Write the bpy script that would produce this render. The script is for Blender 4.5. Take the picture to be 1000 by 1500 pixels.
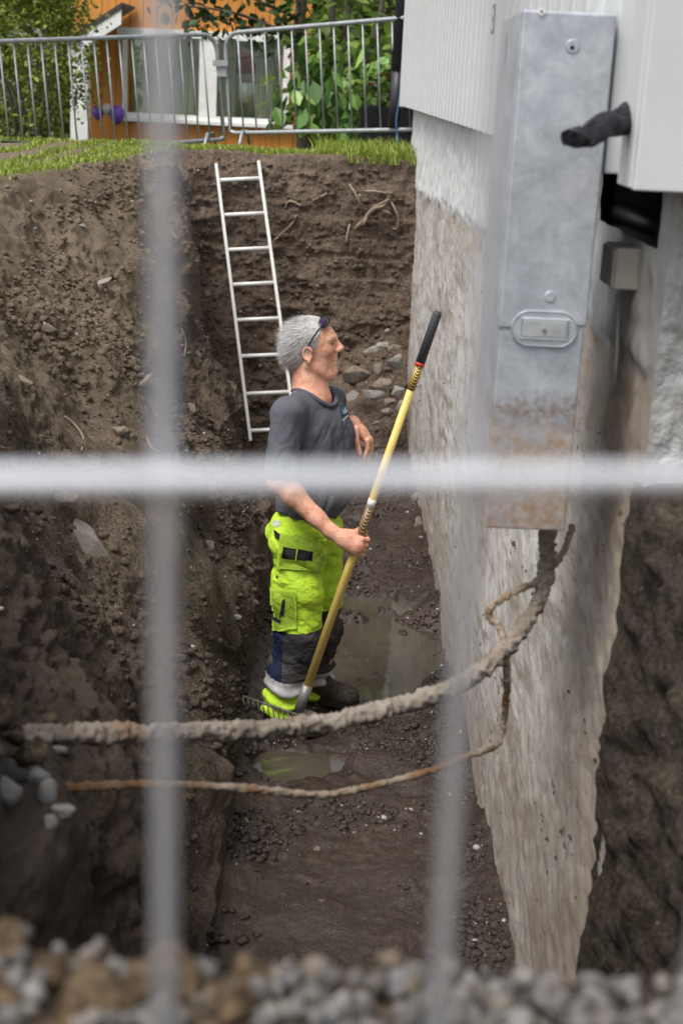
import bpy, bmesh, math, random
import numpy as np
from mathutils import Vector, Matrix
from mathutils.bvhtree import BVHTree
R_ = math.radians
random.seed(7)
rng = np.random.default_rng(7)
scene = bpy.context.scene
col = scene.collection
for o in list(bpy.data.objects):
    bpy.data.objects.remove(o)

# ------------------------------------------------------------------ camera
F_PX, PITCH, ROLL, CAM_Z = 2083.3, R_(16.8), 0.049, 2.66
c_p, s_p, c_r, s_r = math.cos(PITCH), math.sin(PITCH), math.cos(ROLL), math.sin(ROLL)
V_R, V_U, V_F = Vector((1, 0, 0)), Vector((0, s_p, c_p)), Vector((0, c_p, -s_p))
cam_d = bpy.data.cameras.new('camera')
cam = bpy.data.objects.new('camera', cam_d); col.objects.link(cam)
cr_, cu_ = V_R * c_r + V_U * s_r, V_U * c_r - V_R * s_r
m = Matrix((cr_, cu_, -V_F)).transposed().to_4x4()
m.translation = Vector((0, 0, CAM_Z))
cam.matrix_world = m
cam_d.sensor_fit = 'VERTICAL'; cam_d.sensor_height = 36; cam_d.sensor_width = 24
cam_d.lens = 50; cam_d.clip_start = 0.05; cam_d.clip_end = 1000
cam_d.dof.use_dof = True; cam_d.dof.focus_distance = 5.75; cam_d.dof.aperture_fstop = 3.9
scene.camera = cam

# ------------------------------------------------------------------ sky, sun, exposure
SUN_EL, SUN_AZ = R_(60), R_(-138)          # azimuth from +Y, clockwise
world = bpy.data.worlds.new('World'); scene.world = world; world.use_nodes = True
wn = world.node_tree
for n in list(wn.nodes): wn.nodes.remove(n)
sky = wn.nodes.new('ShaderNodeTexSky'); sky.sky_type = 'NISHITA'; sky.sun_disc = False
sky.sun_elevation = SUN_EL; sky.sun_rotation = SUN_AZ; sky.dust_density = 3.0; sky.air_density = 1.0
hs = wn.nodes.new('ShaderNodeHueSaturation'); hs.inputs['Saturation'].default_value = 0.33
bg = wn.nodes.new('ShaderNodeBackground'); bg.inputs['Strength'].default_value = 0.12
wo = wn.nodes.new('ShaderNodeOutputWorld')
wn.links.new(sky.outputs[0], hs.inputs['Color']); wn.links.new(hs.outputs[0], bg.inputs[0]); wn.links.new(bg.outputs[0], wo.inputs[0])
sun_d = bpy.data.lights.new('sun', 'SUN'); sun_d.energy = 1.5; sun_d.angle = R_(24); sun_d.color = (1, .96, .9)
sun = bpy.data.objects.new('sun', sun_d); col.objects.link(sun)
sd = Vector((math.sin(SUN_AZ) * math.cos(SUN_EL), math.cos(SUN_AZ) * math.cos(SUN_EL), math.sin(SUN_EL)))
sun.rotation_euler = sd.to_track_quat('Z', 'Y').to_euler(); sun.location = sd * 60
vs = scene.view_settings
vs.view_transform = 'Standard'; vs.look = 'None'; vs.gamma = 1; vs.exposure = 0.88
scene.cycles.use_denoising = True
scene.cycles.max_bounces = 8

# ------------------------------------------------------------------ helpers: pixels of the photograph to places
def ray(u, v):
    x, y = u - 500, v - 750
    xp, yp = x * c_r + y * s_r, -x * s_r + y * c_r
    return V_R * (xp / F_PX) + V_U * (-yp / F_PX) + V_F
CAM = Vector((0, 0, CAM_Z))
def P(u, v, Y=None, z=None, X=None):
    d = ray(u, v)
    if Y is not None: k = Y / d.y
    elif z is not None: k = (z - CAM_Z) / d.z
    else: k = X / d.x
    return CAM + d * k

# ------------------------------------------------------------------ helpers: noise
def _h(ix, iy, iz, seed):
    n = (ix * 374761393 + iy * 668265263 + iz * 2147483647 + seed * 1274126177) & 0xffffffff
    n = ((n ^ (n >> 13)) * 1274126177) & 0xffffffff
    n = ((n ^ (n >> 16)) * 2246822519) & 0xffffffff
    return ((n ^ (n >> 15)) & 0xffff) / 65535.0
def vnoise(p, seed=0):
    p = np.asarray(p, dtype=np.float64)
    i = np.floor(p).astype(np.int64); f = p - i
    f = f * f * f * (f * (f * 6 - 15) + 10)
    r = 0
    for dx in (0, 1):
        wx = f[..., 0] if dx else 1 - f[..., 0]
        for dy in (0, 1):
            wy = f[..., 1] if dy else 1 - f[..., 1]
            for dz in (0, 1):
                wz = f[..., 2] if dz else 1 - f[..., 2]
                r = r + wx * wy * wz * _h(i[..., 0] + dx, i[..., 1] + dy, i[..., 2] + dz, seed)
    return r * 2 - 1
def fbm(p, scale, octv=4, gain=.5, seed=0, ridged=False):
    p = np.asarray(p, dtype=np.float64) * scale
    a, t, s = 1.0, 0, 0
    for o in range(octv):
        n = vnoise(p + 17.3 * o, seed + o)
        if ridged: n = 1 - 2 * np.abs(n)
        t = t + a * n; s += a; a *= gain; p = p * 2.03
    return t / s

# ------------------------------------------------------------------ helpers: meshes and objects
def link(name, me, mat=None, parent=None, smooth=False):
    o = bpy.data.objects.new(name, me); col.objects.link(o)
    if mat is not None:
        me.materials.clear(); me.materials.append(mat)
    if parent is not None: o.parent = parent
    if smooth and len(me.polygons): me.polygons.foreach_set('use_smooth', [True] * len(me.polygons))
    return o
def from_np(name, V, F, mat=None, parent=None, smooth=True):
    """V (n,3), F (m,k) arrays"""
    V = np.asarray(V, dtype=np.float32); F = np.asarray(F, dtype=np.int32)
    me = bpy.data.meshes.new(name); k = F.shape[1]
    me.vertices.add(len(V)); me.vertices.foreach_set('co', V.ravel())
    me.loops.add(F.size); me.loops.foreach_set('vertex_index', F.ravel())
    me.polygons.add(len(F)); me.polygons.foreach_set('loop_start', np.arange(0, F.size, k, dtype=np.int32))
    if smooth: me.polygons.foreach_set('use_smooth', np.ones(len(F), dtype=bool))
    me.update(calc_edges=True); me.validate()
    return link(name, me, mat, parent)
def tag(o, label=None, cat=None, group=None, kind=None):
    if label: o['label'] = label
    if cat: o['category'] = cat
    if group: o['group'] = group
    if kind: o['kind'] = kind
    return o
def thing(name, label, cat, loc=(0, 0, 0), rz=0, group=None):
    o = bpy.data.objects.new(name, None); col.objects.link(o)
    o.location = loc; o.rotation_euler = (0, 0, rz); o.empty_display_size = .1
    return tag(o, label, cat, group)
def part(name, bm, mat, parent, smooth=False, bevel=0):
    if bevel: bmesh.ops.bevel(bm, geom=list(bm.edges), offset=bevel, segments=2, affect='EDGES', profile=.5)
    bmesh.ops.recalc_face_normals(bm, faces=bm.faces)
    me = bpy.data.meshes.new(name); bm.to_mesh(me); bm.free()
    o = link(name, me, mat, None, smooth)
    if parent is not None:
        o.parent = parent
    return o
def box(bm, x0, x1, y0, y1, z0, z1):
    vs_ = [bm.verts.new((x, y, z)) for x in (x0, x1) for y in (y0, y1) for z in (z0, z1)]
    for f in ((0, 1, 3, 2), (4, 6, 7, 5), (0, 4, 5, 1), (2, 3, 7, 6), (0, 2, 6, 4), (1, 5, 7, 3)):
        bm.faces.new([vs_[i] for i in f])
def B(*a):
    bm = bmesh.new(); box(bm, *a); return bm
def quadbox(bm, pts, thick):
    """slab from 4 corner points, thickened along its normal (centred)"""
    a, b, c, d = [Vector(p) for p in pts]
    n = (b - a).cross(d - a).normalized() * thick * .5
    v1 = [bm.verts.new(p + n) for p in (a, b, c, d)]; v2 = [bm.verts.new(p - n) for p in (a, b, c, d)]
    bm.faces.new(v1); bm.faces.new(v2[::-1])
    for i in range(4): bm.faces.new((v1[i], v2[i], v2[(i + 1) % 4], v1[(i + 1) % 4]))
def frames(pts):
    T = []
    for i in range(len(pts)):
        T.append((pts[min(i + 1, len(pts) - 1)] - pts[max(i - 1, 0)]).normalized())
    up = Vector((0, 0, 1)) if abs(T[0].z) < .9 else Vector((0, 1, 0))
    n = T[0].cross(up).normalized(); out = []
    for t in T:
        n = (n - t * n.dot(t)).normalized(); out.append((n, t.cross(n)))
    return out
def tube(bm, pts, r, seg=8, cap=True, sq=1.0):
    pts = [Vector(p) for p in pts]
    rs = r if isinstance(r, (list, tuple)) else [r] * len(pts)
    rings = []
    for p, (n, b), rr in zip(pts, frames(pts), rs):
        rings.append([bm.verts.new(p + (n * math.cos(2 * math.pi * k / seg) + b * math.sin(2 * math.pi * k / seg) * sq) * rr) for k in range(seg)])
    for a, b in zip(rings, rings[1:]):
        for k in range(seg): bm.faces.new((a[k], a[(k + 1) % seg], b[(k + 1) % seg], b[k]))
    if cap and len(rings) > 1:
        bm.faces.new(rings[0][::-1]); bm.faces.new(rings[-1])
def TB(pts, r, seg=8, **k):
    bm = bmesh.new(); tube(bm, pts, r, seg, **k); return bm
def smooth_path(pts, n=8):
    pts = [Vector(p) for p in pts]; out = []
    q = [pts[0] * 2 - pts[1]] + pts + [pts[-1] * 2 - pts[-2]]
    for i in range(1, len(q) - 2):
        a, b, c, d = q[i - 1:i + 3]
        for k in range(n):
            t = k / n
            out.append(.5 * ((2 * b) + (c - a) * t + (2 * a - 5 * b + 4 * c - d) * t * t + (3 * b - a - 3 * c + d) * t ** 3))
    out.append(pts[-1]); return out
def rock_mesh(name, seed, squash=(1, 1, 1), rough=.25, npts=26, mat=None):
    r = random.Random(seed); bm = bmesh.new()
    for i in range(npts):
        v = Vector((r.gauss(0, 1), r.gauss(0, 1), r.gauss(0, 1))).normalized() * (1 - rough * r.random())
        bm.verts.new((v.x * squash[0], v.y * squash[1], v.z * squash[2]))
    res = bmesh.ops.convex_hull(bm, input=bm.verts)
    for v in [g for g in res['geom_interior'] if isinstance(g, bmesh.types.BMVert)]: bm.verts.remove(v)
    bmesh.ops.bevel(bm, geom=list(bm.edges), offset=.05, segments=1, affect='EDGES')
    bmesh.ops.recalc_face_normals(bm, faces=bm.faces)
    me = bpy.data.meshes.new(name); bm.to_mesh(me); bm.free()
    if mat: me.materials.append(mat)
    return me

# ------------------------------------------------------------------ helpers: materials
def new_mat(name):
    mt = bpy.data.materials.new(name); mt.use_nodes = True
    nt = mt.node_tree; b = nt.nodes['Principled BSDF']
    return mt, nt, b
def nd(nt, typ, **kw):
    n = nt.nodes.new(typ)
    for k, v in kw.items():
        if hasattr(n, k): setattr(n, k, v)
        else: n.inputs[k.replace('_', ' ')].default_value = v
    return n
def coords(nt, scale=(1, 1, 1), obj=True):
    tc = nt.nodes.new('ShaderNodeTexCoord'); mp = nt.nodes.new('ShaderNodeMapping')
    mp.inputs['Scale'].default_value = scale
    nt.links.new(tc.outputs['Object' if obj else 'Generated'], mp.inputs[0])
    return mp.outputs[0]
def ramp(nt, src, stops):
    r = nt.nodes.new('ShaderNodeValToRGB'); cr = r.color_ramp
    while len(cr.elements) < len(stops): cr.elements.new(.5)
    for e, (p, c) in zip(cr.elements, stops):
        e.position = p; e.color = (*c, 1) if len(c) == 3 else c
    nt.links.new(src, r.inputs[0]); return r.outputs[0]
def noise(nt, vec, scale, detail=6, rough=.6, dist=0):
    n = nd(nt, 'ShaderNodeTexNoise'); n.inputs['Scale'].default_value = scale; n.inputs['Detail'].default_value = detail
    n.inputs['Roughness'].default_value = rough; n.inputs['Distortion'].default_value = dist
    nt.links.new(vec, n.inputs['Vector']); return n.outputs['Fac']
def mixc(nt, fac, a, b, mode='MIX'):
    n = nt.nodes.new('ShaderNodeMix'); n.data_type = 'RGBA'; n.blend_type = mode
    for s, v in ((n.inputs[0], fac), (n.inputs[6], a), (n.inputs[7], b)):
        if hasattr(v, 'links') or isinstance(v, bpy.types.NodeSocket): nt.links.new(v, s)
        elif isinstance(v, (int, float)): s.default_value = v
        else: s.default_value = (*v, 1)
    return n.outputs[2]
def bump(nt, b, h, strength=.4, dist=.01, prev=None):
    n = nt.nodes.new('ShaderNodeBump'); n.inputs['Strength'].default_value = strength; n.inputs['Distance'].default_value = dist
    nt.links.new(h, n.inputs['Height'])
    if prev is not None: nt.links.new(prev, n.inputs['Normal'])
    nt.links.new(n.outputs[0], b.inputs['Normal']); return n.outputs[0]
def math_(nt, op, a, b=None, c=None, clamp=False):
    n = nt.nodes.new('ShaderNodeMath'); n.operation = op; n.use_clamp = clamp
    for i, v in enumerate((a, b, c)):
        if v is None: continue
        if isinstance(v, (int, float)): n.inputs[i].default_value = v
        else: nt.links.new(v, n.inputs[i])
    return n.outputs[0]
def simple(name, stops, scale=8, rough=.6, bscale=60, bstr=.25, bdist=.004, metal=0, vscale=(1, 1, 1), spec=None, detail=6):
    mt, nt, b = new_mat(name); v = coords(nt, vscale)
    nt.links.new(ramp(nt, noise(nt, v, scale, detail), stops), b.inputs['Base Color'])
    b.inputs['Roughness'].default_value = rough; b.inputs['Metallic'].default_value = metal
    if spec is not None: b.inputs['Specular IOR Level'].default_value = spec
    if bstr: bump(nt, b, noise(nt, v, bscale, 5), bstr, bdist)
    return mt
def plain(name, c, rough=.5, metal=0, var=.12):
    lo = tuple(x * (1 - var) for x in c); hi = tuple(min(1, x * (1 + var)) for x in c)
    return simple(name, [(.3, lo), (.7, hi)], 12, rough, 90, .1, .002, metal)

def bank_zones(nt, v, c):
    # base colour changes along the bank: darker near end, paler high up half way
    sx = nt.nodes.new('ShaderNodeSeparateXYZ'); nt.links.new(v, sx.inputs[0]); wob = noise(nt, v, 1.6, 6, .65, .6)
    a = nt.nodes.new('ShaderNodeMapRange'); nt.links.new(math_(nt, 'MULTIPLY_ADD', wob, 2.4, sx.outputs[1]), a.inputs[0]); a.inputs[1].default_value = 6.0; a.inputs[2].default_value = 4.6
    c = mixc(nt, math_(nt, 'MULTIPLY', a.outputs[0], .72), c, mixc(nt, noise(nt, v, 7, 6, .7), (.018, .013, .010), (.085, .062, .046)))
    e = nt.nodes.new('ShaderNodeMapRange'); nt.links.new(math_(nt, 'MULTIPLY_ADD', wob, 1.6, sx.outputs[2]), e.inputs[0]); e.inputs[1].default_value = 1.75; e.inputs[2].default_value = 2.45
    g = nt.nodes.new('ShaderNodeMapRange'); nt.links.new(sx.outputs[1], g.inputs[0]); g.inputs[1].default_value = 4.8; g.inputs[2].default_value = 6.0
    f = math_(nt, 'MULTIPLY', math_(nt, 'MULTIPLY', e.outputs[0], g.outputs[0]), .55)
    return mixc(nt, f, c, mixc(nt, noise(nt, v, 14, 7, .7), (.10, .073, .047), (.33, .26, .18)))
def soil(name, dark, mid, light, wet=.0, crumb=1.0, zones=None):
    mt, nt, b = new_mat(name); v = coords(nt)
    big = noise(nt, v, 1.7, 5, .55, .4); med = noise(nt, v, 11, 8, .65); fine = noise(nt, v, 75, 5, .7)
    c1 = ramp(nt, big, [(.32, dark), (.5, mid), (.68, light)])
    c2 = ramp(nt, med, [(.3, tuple(x * .45 for x in mid)), (.55, mid), (.78, tuple(min(1, x * 1.5) for x in light))])
    c = mixc(nt, .55, c1, c2)
    c = mixc(nt, ramp(nt, fine, [(.38, (0, 0, 0)), (.60, (1, 1, 1))]), mixc(nt, .62, c, (0, 0, 0)), mixc(nt, .25, c, light))
    speck = ramp(nt, noise(nt, v, 55, 3, .5), [(.70, (0, 0, 0)), (.76, (.8, .8, .8))])
    c = mixc(nt, speck, c, tuple(min(1, x * 2.6) for x in light))
    if zones is not None: c = zones(nt, v, c)
    nt.links.new(c, b.inputs['Base Color'])
    rg = ramp(nt, noise(nt, v, 3.2, 5, .65), [(.40, (.95 - .78 * wet,) * 3), (.62, (.95 - .45 * wet,) * 3)])
    nt.links.new(rg, b.inputs['Roughness'])
    b.inputs['Specular IOR Level'].default_value = .25 + .35 * wet
    p = bump(nt, b, med, .6 * crumb, .03)
    p = bump(nt, b, fine, .7 * crumb, .008, p)
    bump(nt, b, noise(nt, v, 190, 3, .6), .6 * crumb, .003, p)
    return mt
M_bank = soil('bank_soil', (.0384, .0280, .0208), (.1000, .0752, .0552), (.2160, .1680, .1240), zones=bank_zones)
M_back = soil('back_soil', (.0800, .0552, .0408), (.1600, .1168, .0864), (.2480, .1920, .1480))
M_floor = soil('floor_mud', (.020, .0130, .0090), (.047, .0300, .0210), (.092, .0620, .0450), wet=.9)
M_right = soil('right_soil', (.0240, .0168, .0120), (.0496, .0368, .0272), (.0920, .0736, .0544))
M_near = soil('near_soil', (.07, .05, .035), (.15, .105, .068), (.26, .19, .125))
M_clod = soil('clod_soil', (.08, .052, .03), (.17, .115, .065), (.27, .19, .12))
M_crumb = soil('crumb_soil', (.045, .033, .025), (.10, .077, .058), (.20, .16, .125))

# ------------------------------------------------------------------ the trench: floor and left bank on one grid
GZ = 2.13
WALL_SLOPE = .0235
def wall_x(Y): return .70 - WALL_SLOPE * Y
tabY = [.9, 2.2, 3.0, 3.9, 5, 7, 7.8, 9.0, 9.8, 11.3]
tabXL = [-.27, -.30, -.31, -.33, -.39, -.38, -.42, -.62, -.86, -1.05]
tabXT = [-.58, -.68, -1.1, -1.5, -1.9, -2.05, -1.95, -1.7, -1.5, -1.4]
tabZT = [1.98, 1.96, 1.98, 2.02, 2.06, 2.06, 2.07, 2.09, 2.11, 2.13]
PUD = [(.18, 6.5, .30, .66, .0), (-.18, 5.28, .16, .13, .0)]
def build_trench():
    Ys = np.concatenate([np.arange(.9, 6.2, .0105), np.arange(6.2, 11.3, .0155)])
    nf, nb, ng = 110, 250, 26
    tf = np.linspace(1, 0, nf); tb = np.linspace(0, 1, nb)[1:]; tg = (np.linspace(0, 1, ng)[1:]) ** 3 * 40
    XL = np.interp(Ys, tabY, tabXL) + .06 * fbm(np.stack([Ys, 0 * Ys, 0 * Ys], -1), 1.3, 3, seed=3) + .03 * fbm(np.stack([Ys, 0 * Ys, 0 * Ys], -1), 5, 3, seed=4)
    XT = np.interp(Ys, tabY, tabXT) + .10 * fbm(np.stack([Ys, 0 * Ys + 5, 0 * Ys], -1), 1.1, 3, seed=5)
    ZT = np.interp(Ys, tabY, tabZT)
    XR = .72 - WALL_SLOPE * Ys + .06
    fx = np.interp(tb, [0, .06, .2, .375, .75, .93, 1], [0, .02, .08, .21, .62, .86, 1])
    fz = tb.copy(); fz[-12:] = np.interp(tb[-12:], [tb[-12], 1], [tb[-12], 1])
    nx = nf + len(tb) + len(tg); ny = len(Ys)
    X = np.empty((ny, nx)); Z = np.zeros((ny, nx)); Y = np.repeat(Ys[:, None], nx, 1)
    X[:, :nf] = XL[:, None] + (XR - XL)[:, None] * tf
    X[:, nf:nf + len(tb)] = XL[:, None] + (XT - XL)[:, None] * fx
    Z[:, nf:nf + len(tb)] = ZT[:, None] * fz
    X[:, nf + len(tb):] = XT[:, None] - tg
    Z[:, nf + len(tb):] = ZT[:, None] - .25 * np.clip(tg - 1, 0, 3) / 3
    Pm = np.stack([X, Y, Z], -1)
    # displacement along the smooth normals
    dx = np.gradient(Pm, axis=1); dy = np.gradient(Pm, axis=0)
    N = np.cross(dx, dy); N /= np.linalg.norm(N, axis=-1, keepdims=True) + 1e-9
    N[N[..., 2] < -.2] *= -1
    wb = np.zeros((ny, nx)); wb[:, nf:nf + len(tb)] = np.minimum(1, np.minimum(tb * 8, 1)) ; wb[:, nf + len(tb):] = .25
    wb[:, nf + len(tb) - 14:nf + len(tb)] *= np.linspace(1, .4, 14)
    sk = Pm * np.array([1.0, .75, 1.0])
    sk = Pm + .12 * np.stack([fbm(Pm, 2.1, 2, seed=s_) for s_ in (12, 13, 14)], -1)
    rough = np.clip(.5 + 1.1 * fbm(Pm, 1.3, 2, seed=16), .12, 1)
    d = .15 * fbm(sk, 1.3, 3, seed=11) + .06 * fbm(sk, 3.2, 3, .5, seed=21) + rough * (.042 * fbm(sk, 8, 4, .6, seed=31, ridged=True) + .030 * fbm(sk, 22, 4, .65, seed=41))
    # shovel-cut steps: ledges that break the slope
    st = Pm[..., 2] * 3.3 + .9 * fbm(sk, 1.2, 2, seed=51); st = st - np.floor(st)
    d += .035 * (st ** 4) * np.clip(fbm(sk, .9, 2, seed=53) * 4, 0, 1)
    near = np.clip((Y - 1.3) / 1.5, .25, 1)
    Pm += N * (d * wb * near)[..., None]
    # floor
    wf = np.zeros((ny, nx)); wf[:, :nf] = 1
    q = Pm.copy(); q[..., 2] = 0
    rf = np.clip(.55 + 1.3 * fbm(q, 2.0, 3, seed=66), .15, 1)
    fl = .06 * fbm(q, 2.4, 3, seed=61) + .025 * fbm(q, 6, 3, .5, seed=71) + rf * (.036 * fbm(q, 13, 4, .65, seed=81) + .018 * fbm(q, 38, 3, .65, seed=83))
    fl += .16 * np.clip((Y - 8.3) / 2.5, 0, 1) ** 1.5
    wl = np.clip((X - (wall_x(Y) - .16)) / .16, 0, 1); fl += .07 * wl ** 2 * (1 + .8 * fbm(q, 4, 2, seed=77))
    bs = np.clip(((XL[:, None] + .16) - X) / .16, 0, 1); fl += .05 * bs ** 2 * wf
    fl = np.maximum(fl, -.010 + .016 * fbm(q, 20, 2, seed=93))
    for (px, py, ax, ay, pz) in PUD:
        e = np.sqrt(((X - px) / ax) ** 2 + ((Y - py) / ay) ** 2) + .75 * fbm(q, 3.6, 4, seed=91) + .3 * fbm(q, 14, 3, seed=95)
        k = np.clip((1.35 - e) / .6, 0, 1); k = k * k * (3 - 2 * k)
        fl = fl * (1 - .8 * k) - .040 * k
    Pm[..., 2] += fl * wf
    Pm[:, nf:nf + 30, 2] += fl[:, nf - 1:nf] * np.linspace(1, 0, 30)[None]
    idx = np.arange(ny * nx).reshape(ny, nx)
    def quads(a, b):
        i = idx[:, a:b]
        return np.stack([i[:-1, :-1], i[:-1, 1:], i[1:, 1:], i[1:, :-1]], -1).reshape(-1, 4)
    V = Pm.reshape(-1, 3)
    def sub(name, a, b, mt):
        Fq = quads(a, b); u, inv = np.unique(Fq, return_inverse=True)
        return from_np(name, V[u], inv.reshape(-1, 4), mt)
    f = tag(sub('trench_floor', 0, nf, M_floor), kind='structure')
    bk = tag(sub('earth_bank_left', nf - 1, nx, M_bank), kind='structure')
    Fall = quads(0, nx)
    return f, bk, V, Fall
floor_o, bank_o, TV, TF = build_trench()
def bvh_of(o):
    me = o.data; co = np.empty(len(me.vertices) * 3, np.float32); me.vertices.foreach_get('co', co)
    return BVHTree.FromPolygons([tuple(c) for c in co.reshape(-1, 3)], [tuple(p.vertices) for p in me.polygons])
bvh_bank, bvh_floor = bvh_of(bank_o), bvh_of(floor_o)
def floor_z(x, y):
    h = bvh_floor.ray_cast(Vector((x, y, 1.2)), Vector((0, 0, -1)))
    return h[0].z if h[0] else 0
def hit(u, v, *trees):
    best = None
    for t in trees:
        h = t.ray_cast(CAM, ray(u, v).normalized())
        if h[0] is not None and (best is None or h[3] < best[3]): best = h
    return best

# back bank, right bank, slope under the camera
def grid_obj(name, fn, n1, n2, mt, kind='structure'):
    a, b = np.meshgrid(np.linspace(0, 1, n1), np.linspace(0, 1, n2), indexing='ij')
    Pm = fn(a, b); i = np.arange(n1 * n2).reshape(n1, n2)
    Fq = np.stack([i[:-1, :-1], i[1:, :-1], i[1:, 1:], i[:-1, 1:]], -1).reshape(-1, 4)
    o = from_np(name, Pm.reshape(-1, 3), Fq, mt)
    if kind: tag(o, kind=kind)
    return o
def back_fn(a, b):
    X = -1.75 + 2.45 * a
    t = b / .93
    z = GZ * np.clip(t, 0, 1)
    Y = 10.62 + .28 * t
    Y = np.where(t > 1, 10.9 + (t - 1) * 5.5, Y)
    rub = np.clip((X + .35) / .5, 0, 1) * np.clip(1 - z / .75, 0, 1)       # rubble foot in the corner by the wall
    Y = Y - .45 * rub
    Y = Y - .25 * np.clip((-.75 - X) / .6, 0, 1) * (1 - .5 * t)
    p = np.stack([X, Y, z], -1)
    w = np.clip((1.02 - t) * 10, .15, 1)
    d = .09 * fbm(p, 1.6, 3, seed=111) + .05 * fbm(p, 4.5, 4, .55, seed=121, ridged=True) + .022 * fbm(p, 15, 4, .6, seed=131)
    smooth_cut = np.clip(1 - np.abs(X - .05) / .45, 0, 1) * np.clip(1 - np.abs(z - 1.45) / .55, 0, 1)   # bucket-cut face
    d *= 1 - .7 * smooth_cut
    st = z * 6.5 + .3 * fbm(p, 2, 2, seed=141); st -= np.floor(st)
    d += .03 * smooth_cut * st
    p[..., 1] -= d * w
    p[..., 2] += .02 * fbm(p, 9, 3, seed=151) * w
    p[..., 2] += np.where(t > 1, .03 * fbm(p, 3, 3, seed=155), 0)
    return p
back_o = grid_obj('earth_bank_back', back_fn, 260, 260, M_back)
bvh_back = bvh_of(back_o)
def right_fn(a, b):
    Y = .75 + 2.2 * a
    t = b
    X = np.where(t < .6, .655 - .02 * np.clip(1 - t / .3, 0, 1) + .05 * np.clip((2.6 - Y) / 1.5, 0, 1), .70 + (t - .6) * 7)
    X = X - .035 * np.clip((Y - 2.72) * 6, 0, 1) * np.clip(1.2 - t * 1.2, 0, 1)
    z = np.where(t < .6, -.1 + 1.97 * t / .6, 1.87 + .0 * t) + np.clip((2.4 - Y) / 1.5, 0, 1) * .12 * np.clip(t / .6, 0, 1)
    p = np.stack([X, Y, z], -1)
    d = .05 * fbm(p, 2.3, 3, seed=211) + .045 * fbm(p, 6, 4, .55, seed=221, ridged=True) + .035 * fbm(p, 17, 4, .65, seed=231)
    w = np.clip((3.05 - Y) * 4, .38, 1)
    p[..., 0] -= d * np.where(t < .6, 1, 0) * w
    p[..., 2] += d * np.clip((t - .4) * 4, 0, 1) * .6
    return p
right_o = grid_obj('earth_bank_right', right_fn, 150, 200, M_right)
def near_fn(a, b):
    X = -1.3 + 2.6 * a
    t = b
    Y = np.where(t < .55, 1.0 + .75 * (1 - t / .55), 1.0 - (t - .55) * 2.2)
    z = np.where(t < .55, -.1 + 2.06 * t / .55, 1.97)
    p = np.stack([X, Y, z], -1)
    p[..., 2] += .035 * fbm(p, 5, 4, seed=241) * np.clip(t * 2, 0, 1)
    return p
near_o = grid_obj('earth_bank_near', near_fn, 130, 150, M_near)

# ground around: a sheet to the horizon behind the trench, the strip behind the camera, and the strip right of the trench
M_ground = simple('lawn_soil', [(.3, (.045, .055, .02)), (.55, (.075, .085, .03)), (.75, (.12, .10, .05))], 6, .9, 40, .5, .02)
def ground_fn(a, b):
    X = -60 + 120 * a; Y = 11.0 + (300 - 11) * b ** 3
    z = GZ - .012 - .14 * np.clip((Y - 11.3) / 1.4, 0, 1) - .75 * np.clip((Y - 13.2) / 2.6, 0, 1)
    p = np.stack([X, Y, z], -1); p[..., 2] += .02 * fbm(p, 1.2, 3, seed=251) * np.clip((Y - 11) / .4, 0, 1)
    return p
ground_o = grid_obj('ground', ground_fn, 240, 160, M_ground)
bvh_ground = bvh_of(ground_o)
def gz(x, y):
    h = bvh_ground.ray_cast(Vector((x, y, 6)), Vector((0, 0, -1)))
    return h[0].z if h[0] else GZ
tag(part('ground_behind', B(-60, 60, -60, -.02, 1.7, 1.96), M_near, None), kind='structure')
tag(part('ground_left', B(-60, -1.28, -.0195, .93, 1.7, 1.955), M_near, None), kind='structure')
tag(part('ground_right', B(1.28, 60, -.0195, .80, 1.7, 1.955), M_near, None), kind='structure')
tag(part('ground_beside_house', B(3.3, 60, .8005, 2.86, 1.7, 1.90), M_near, None), kind='structure')
tag(part('ground_beyond_house', B(6.5, 60, 2.8605, 11.02, 1.7, 1.90), M_near, None), kind='structure')

# puddles: real water sheets lying in the hollows
def water_mat():
    mt, nt, b = new_mat('muddy_water'); v = coords(nt)
    nt.links.new(ramp(nt, noise(nt, v, 3, 5), [(.3, (.045, .038, .028)), (.7, (.085, .072, .054))]), b.inputs['Base Color'])
    b.inputs['Roughness'].default_value = .03; b.inputs['IOR'].default_value = 1.5
    bump(nt, b, noise(nt, v, 14, 2), .06, .004); return mt
M_water = water_mat()
for (px, py, ax, ay, pz) in PUD:
    bm = bmesh.new(); n = 72
    c = bm.verts.new((px, py, -.016 - .004 * (ay < .3))); rg = []
    for k in range(n):
        a = 2 * math.pi * k / n
        rg.append(bm.verts.new((min(px + ax * 2.6 * math.cos(a), wall_x(py) - .02), py + ay * (1.7 if ay > .3 else 2.8) * math.sin(a), -.016 - .004 * (ay < .3))))
    for k in range(n): bm.faces.new((c, rg[k], rg[(k + 1) % n]))
    tag(part('puddle_water', bm, M_water, None), kind='structure')

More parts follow.
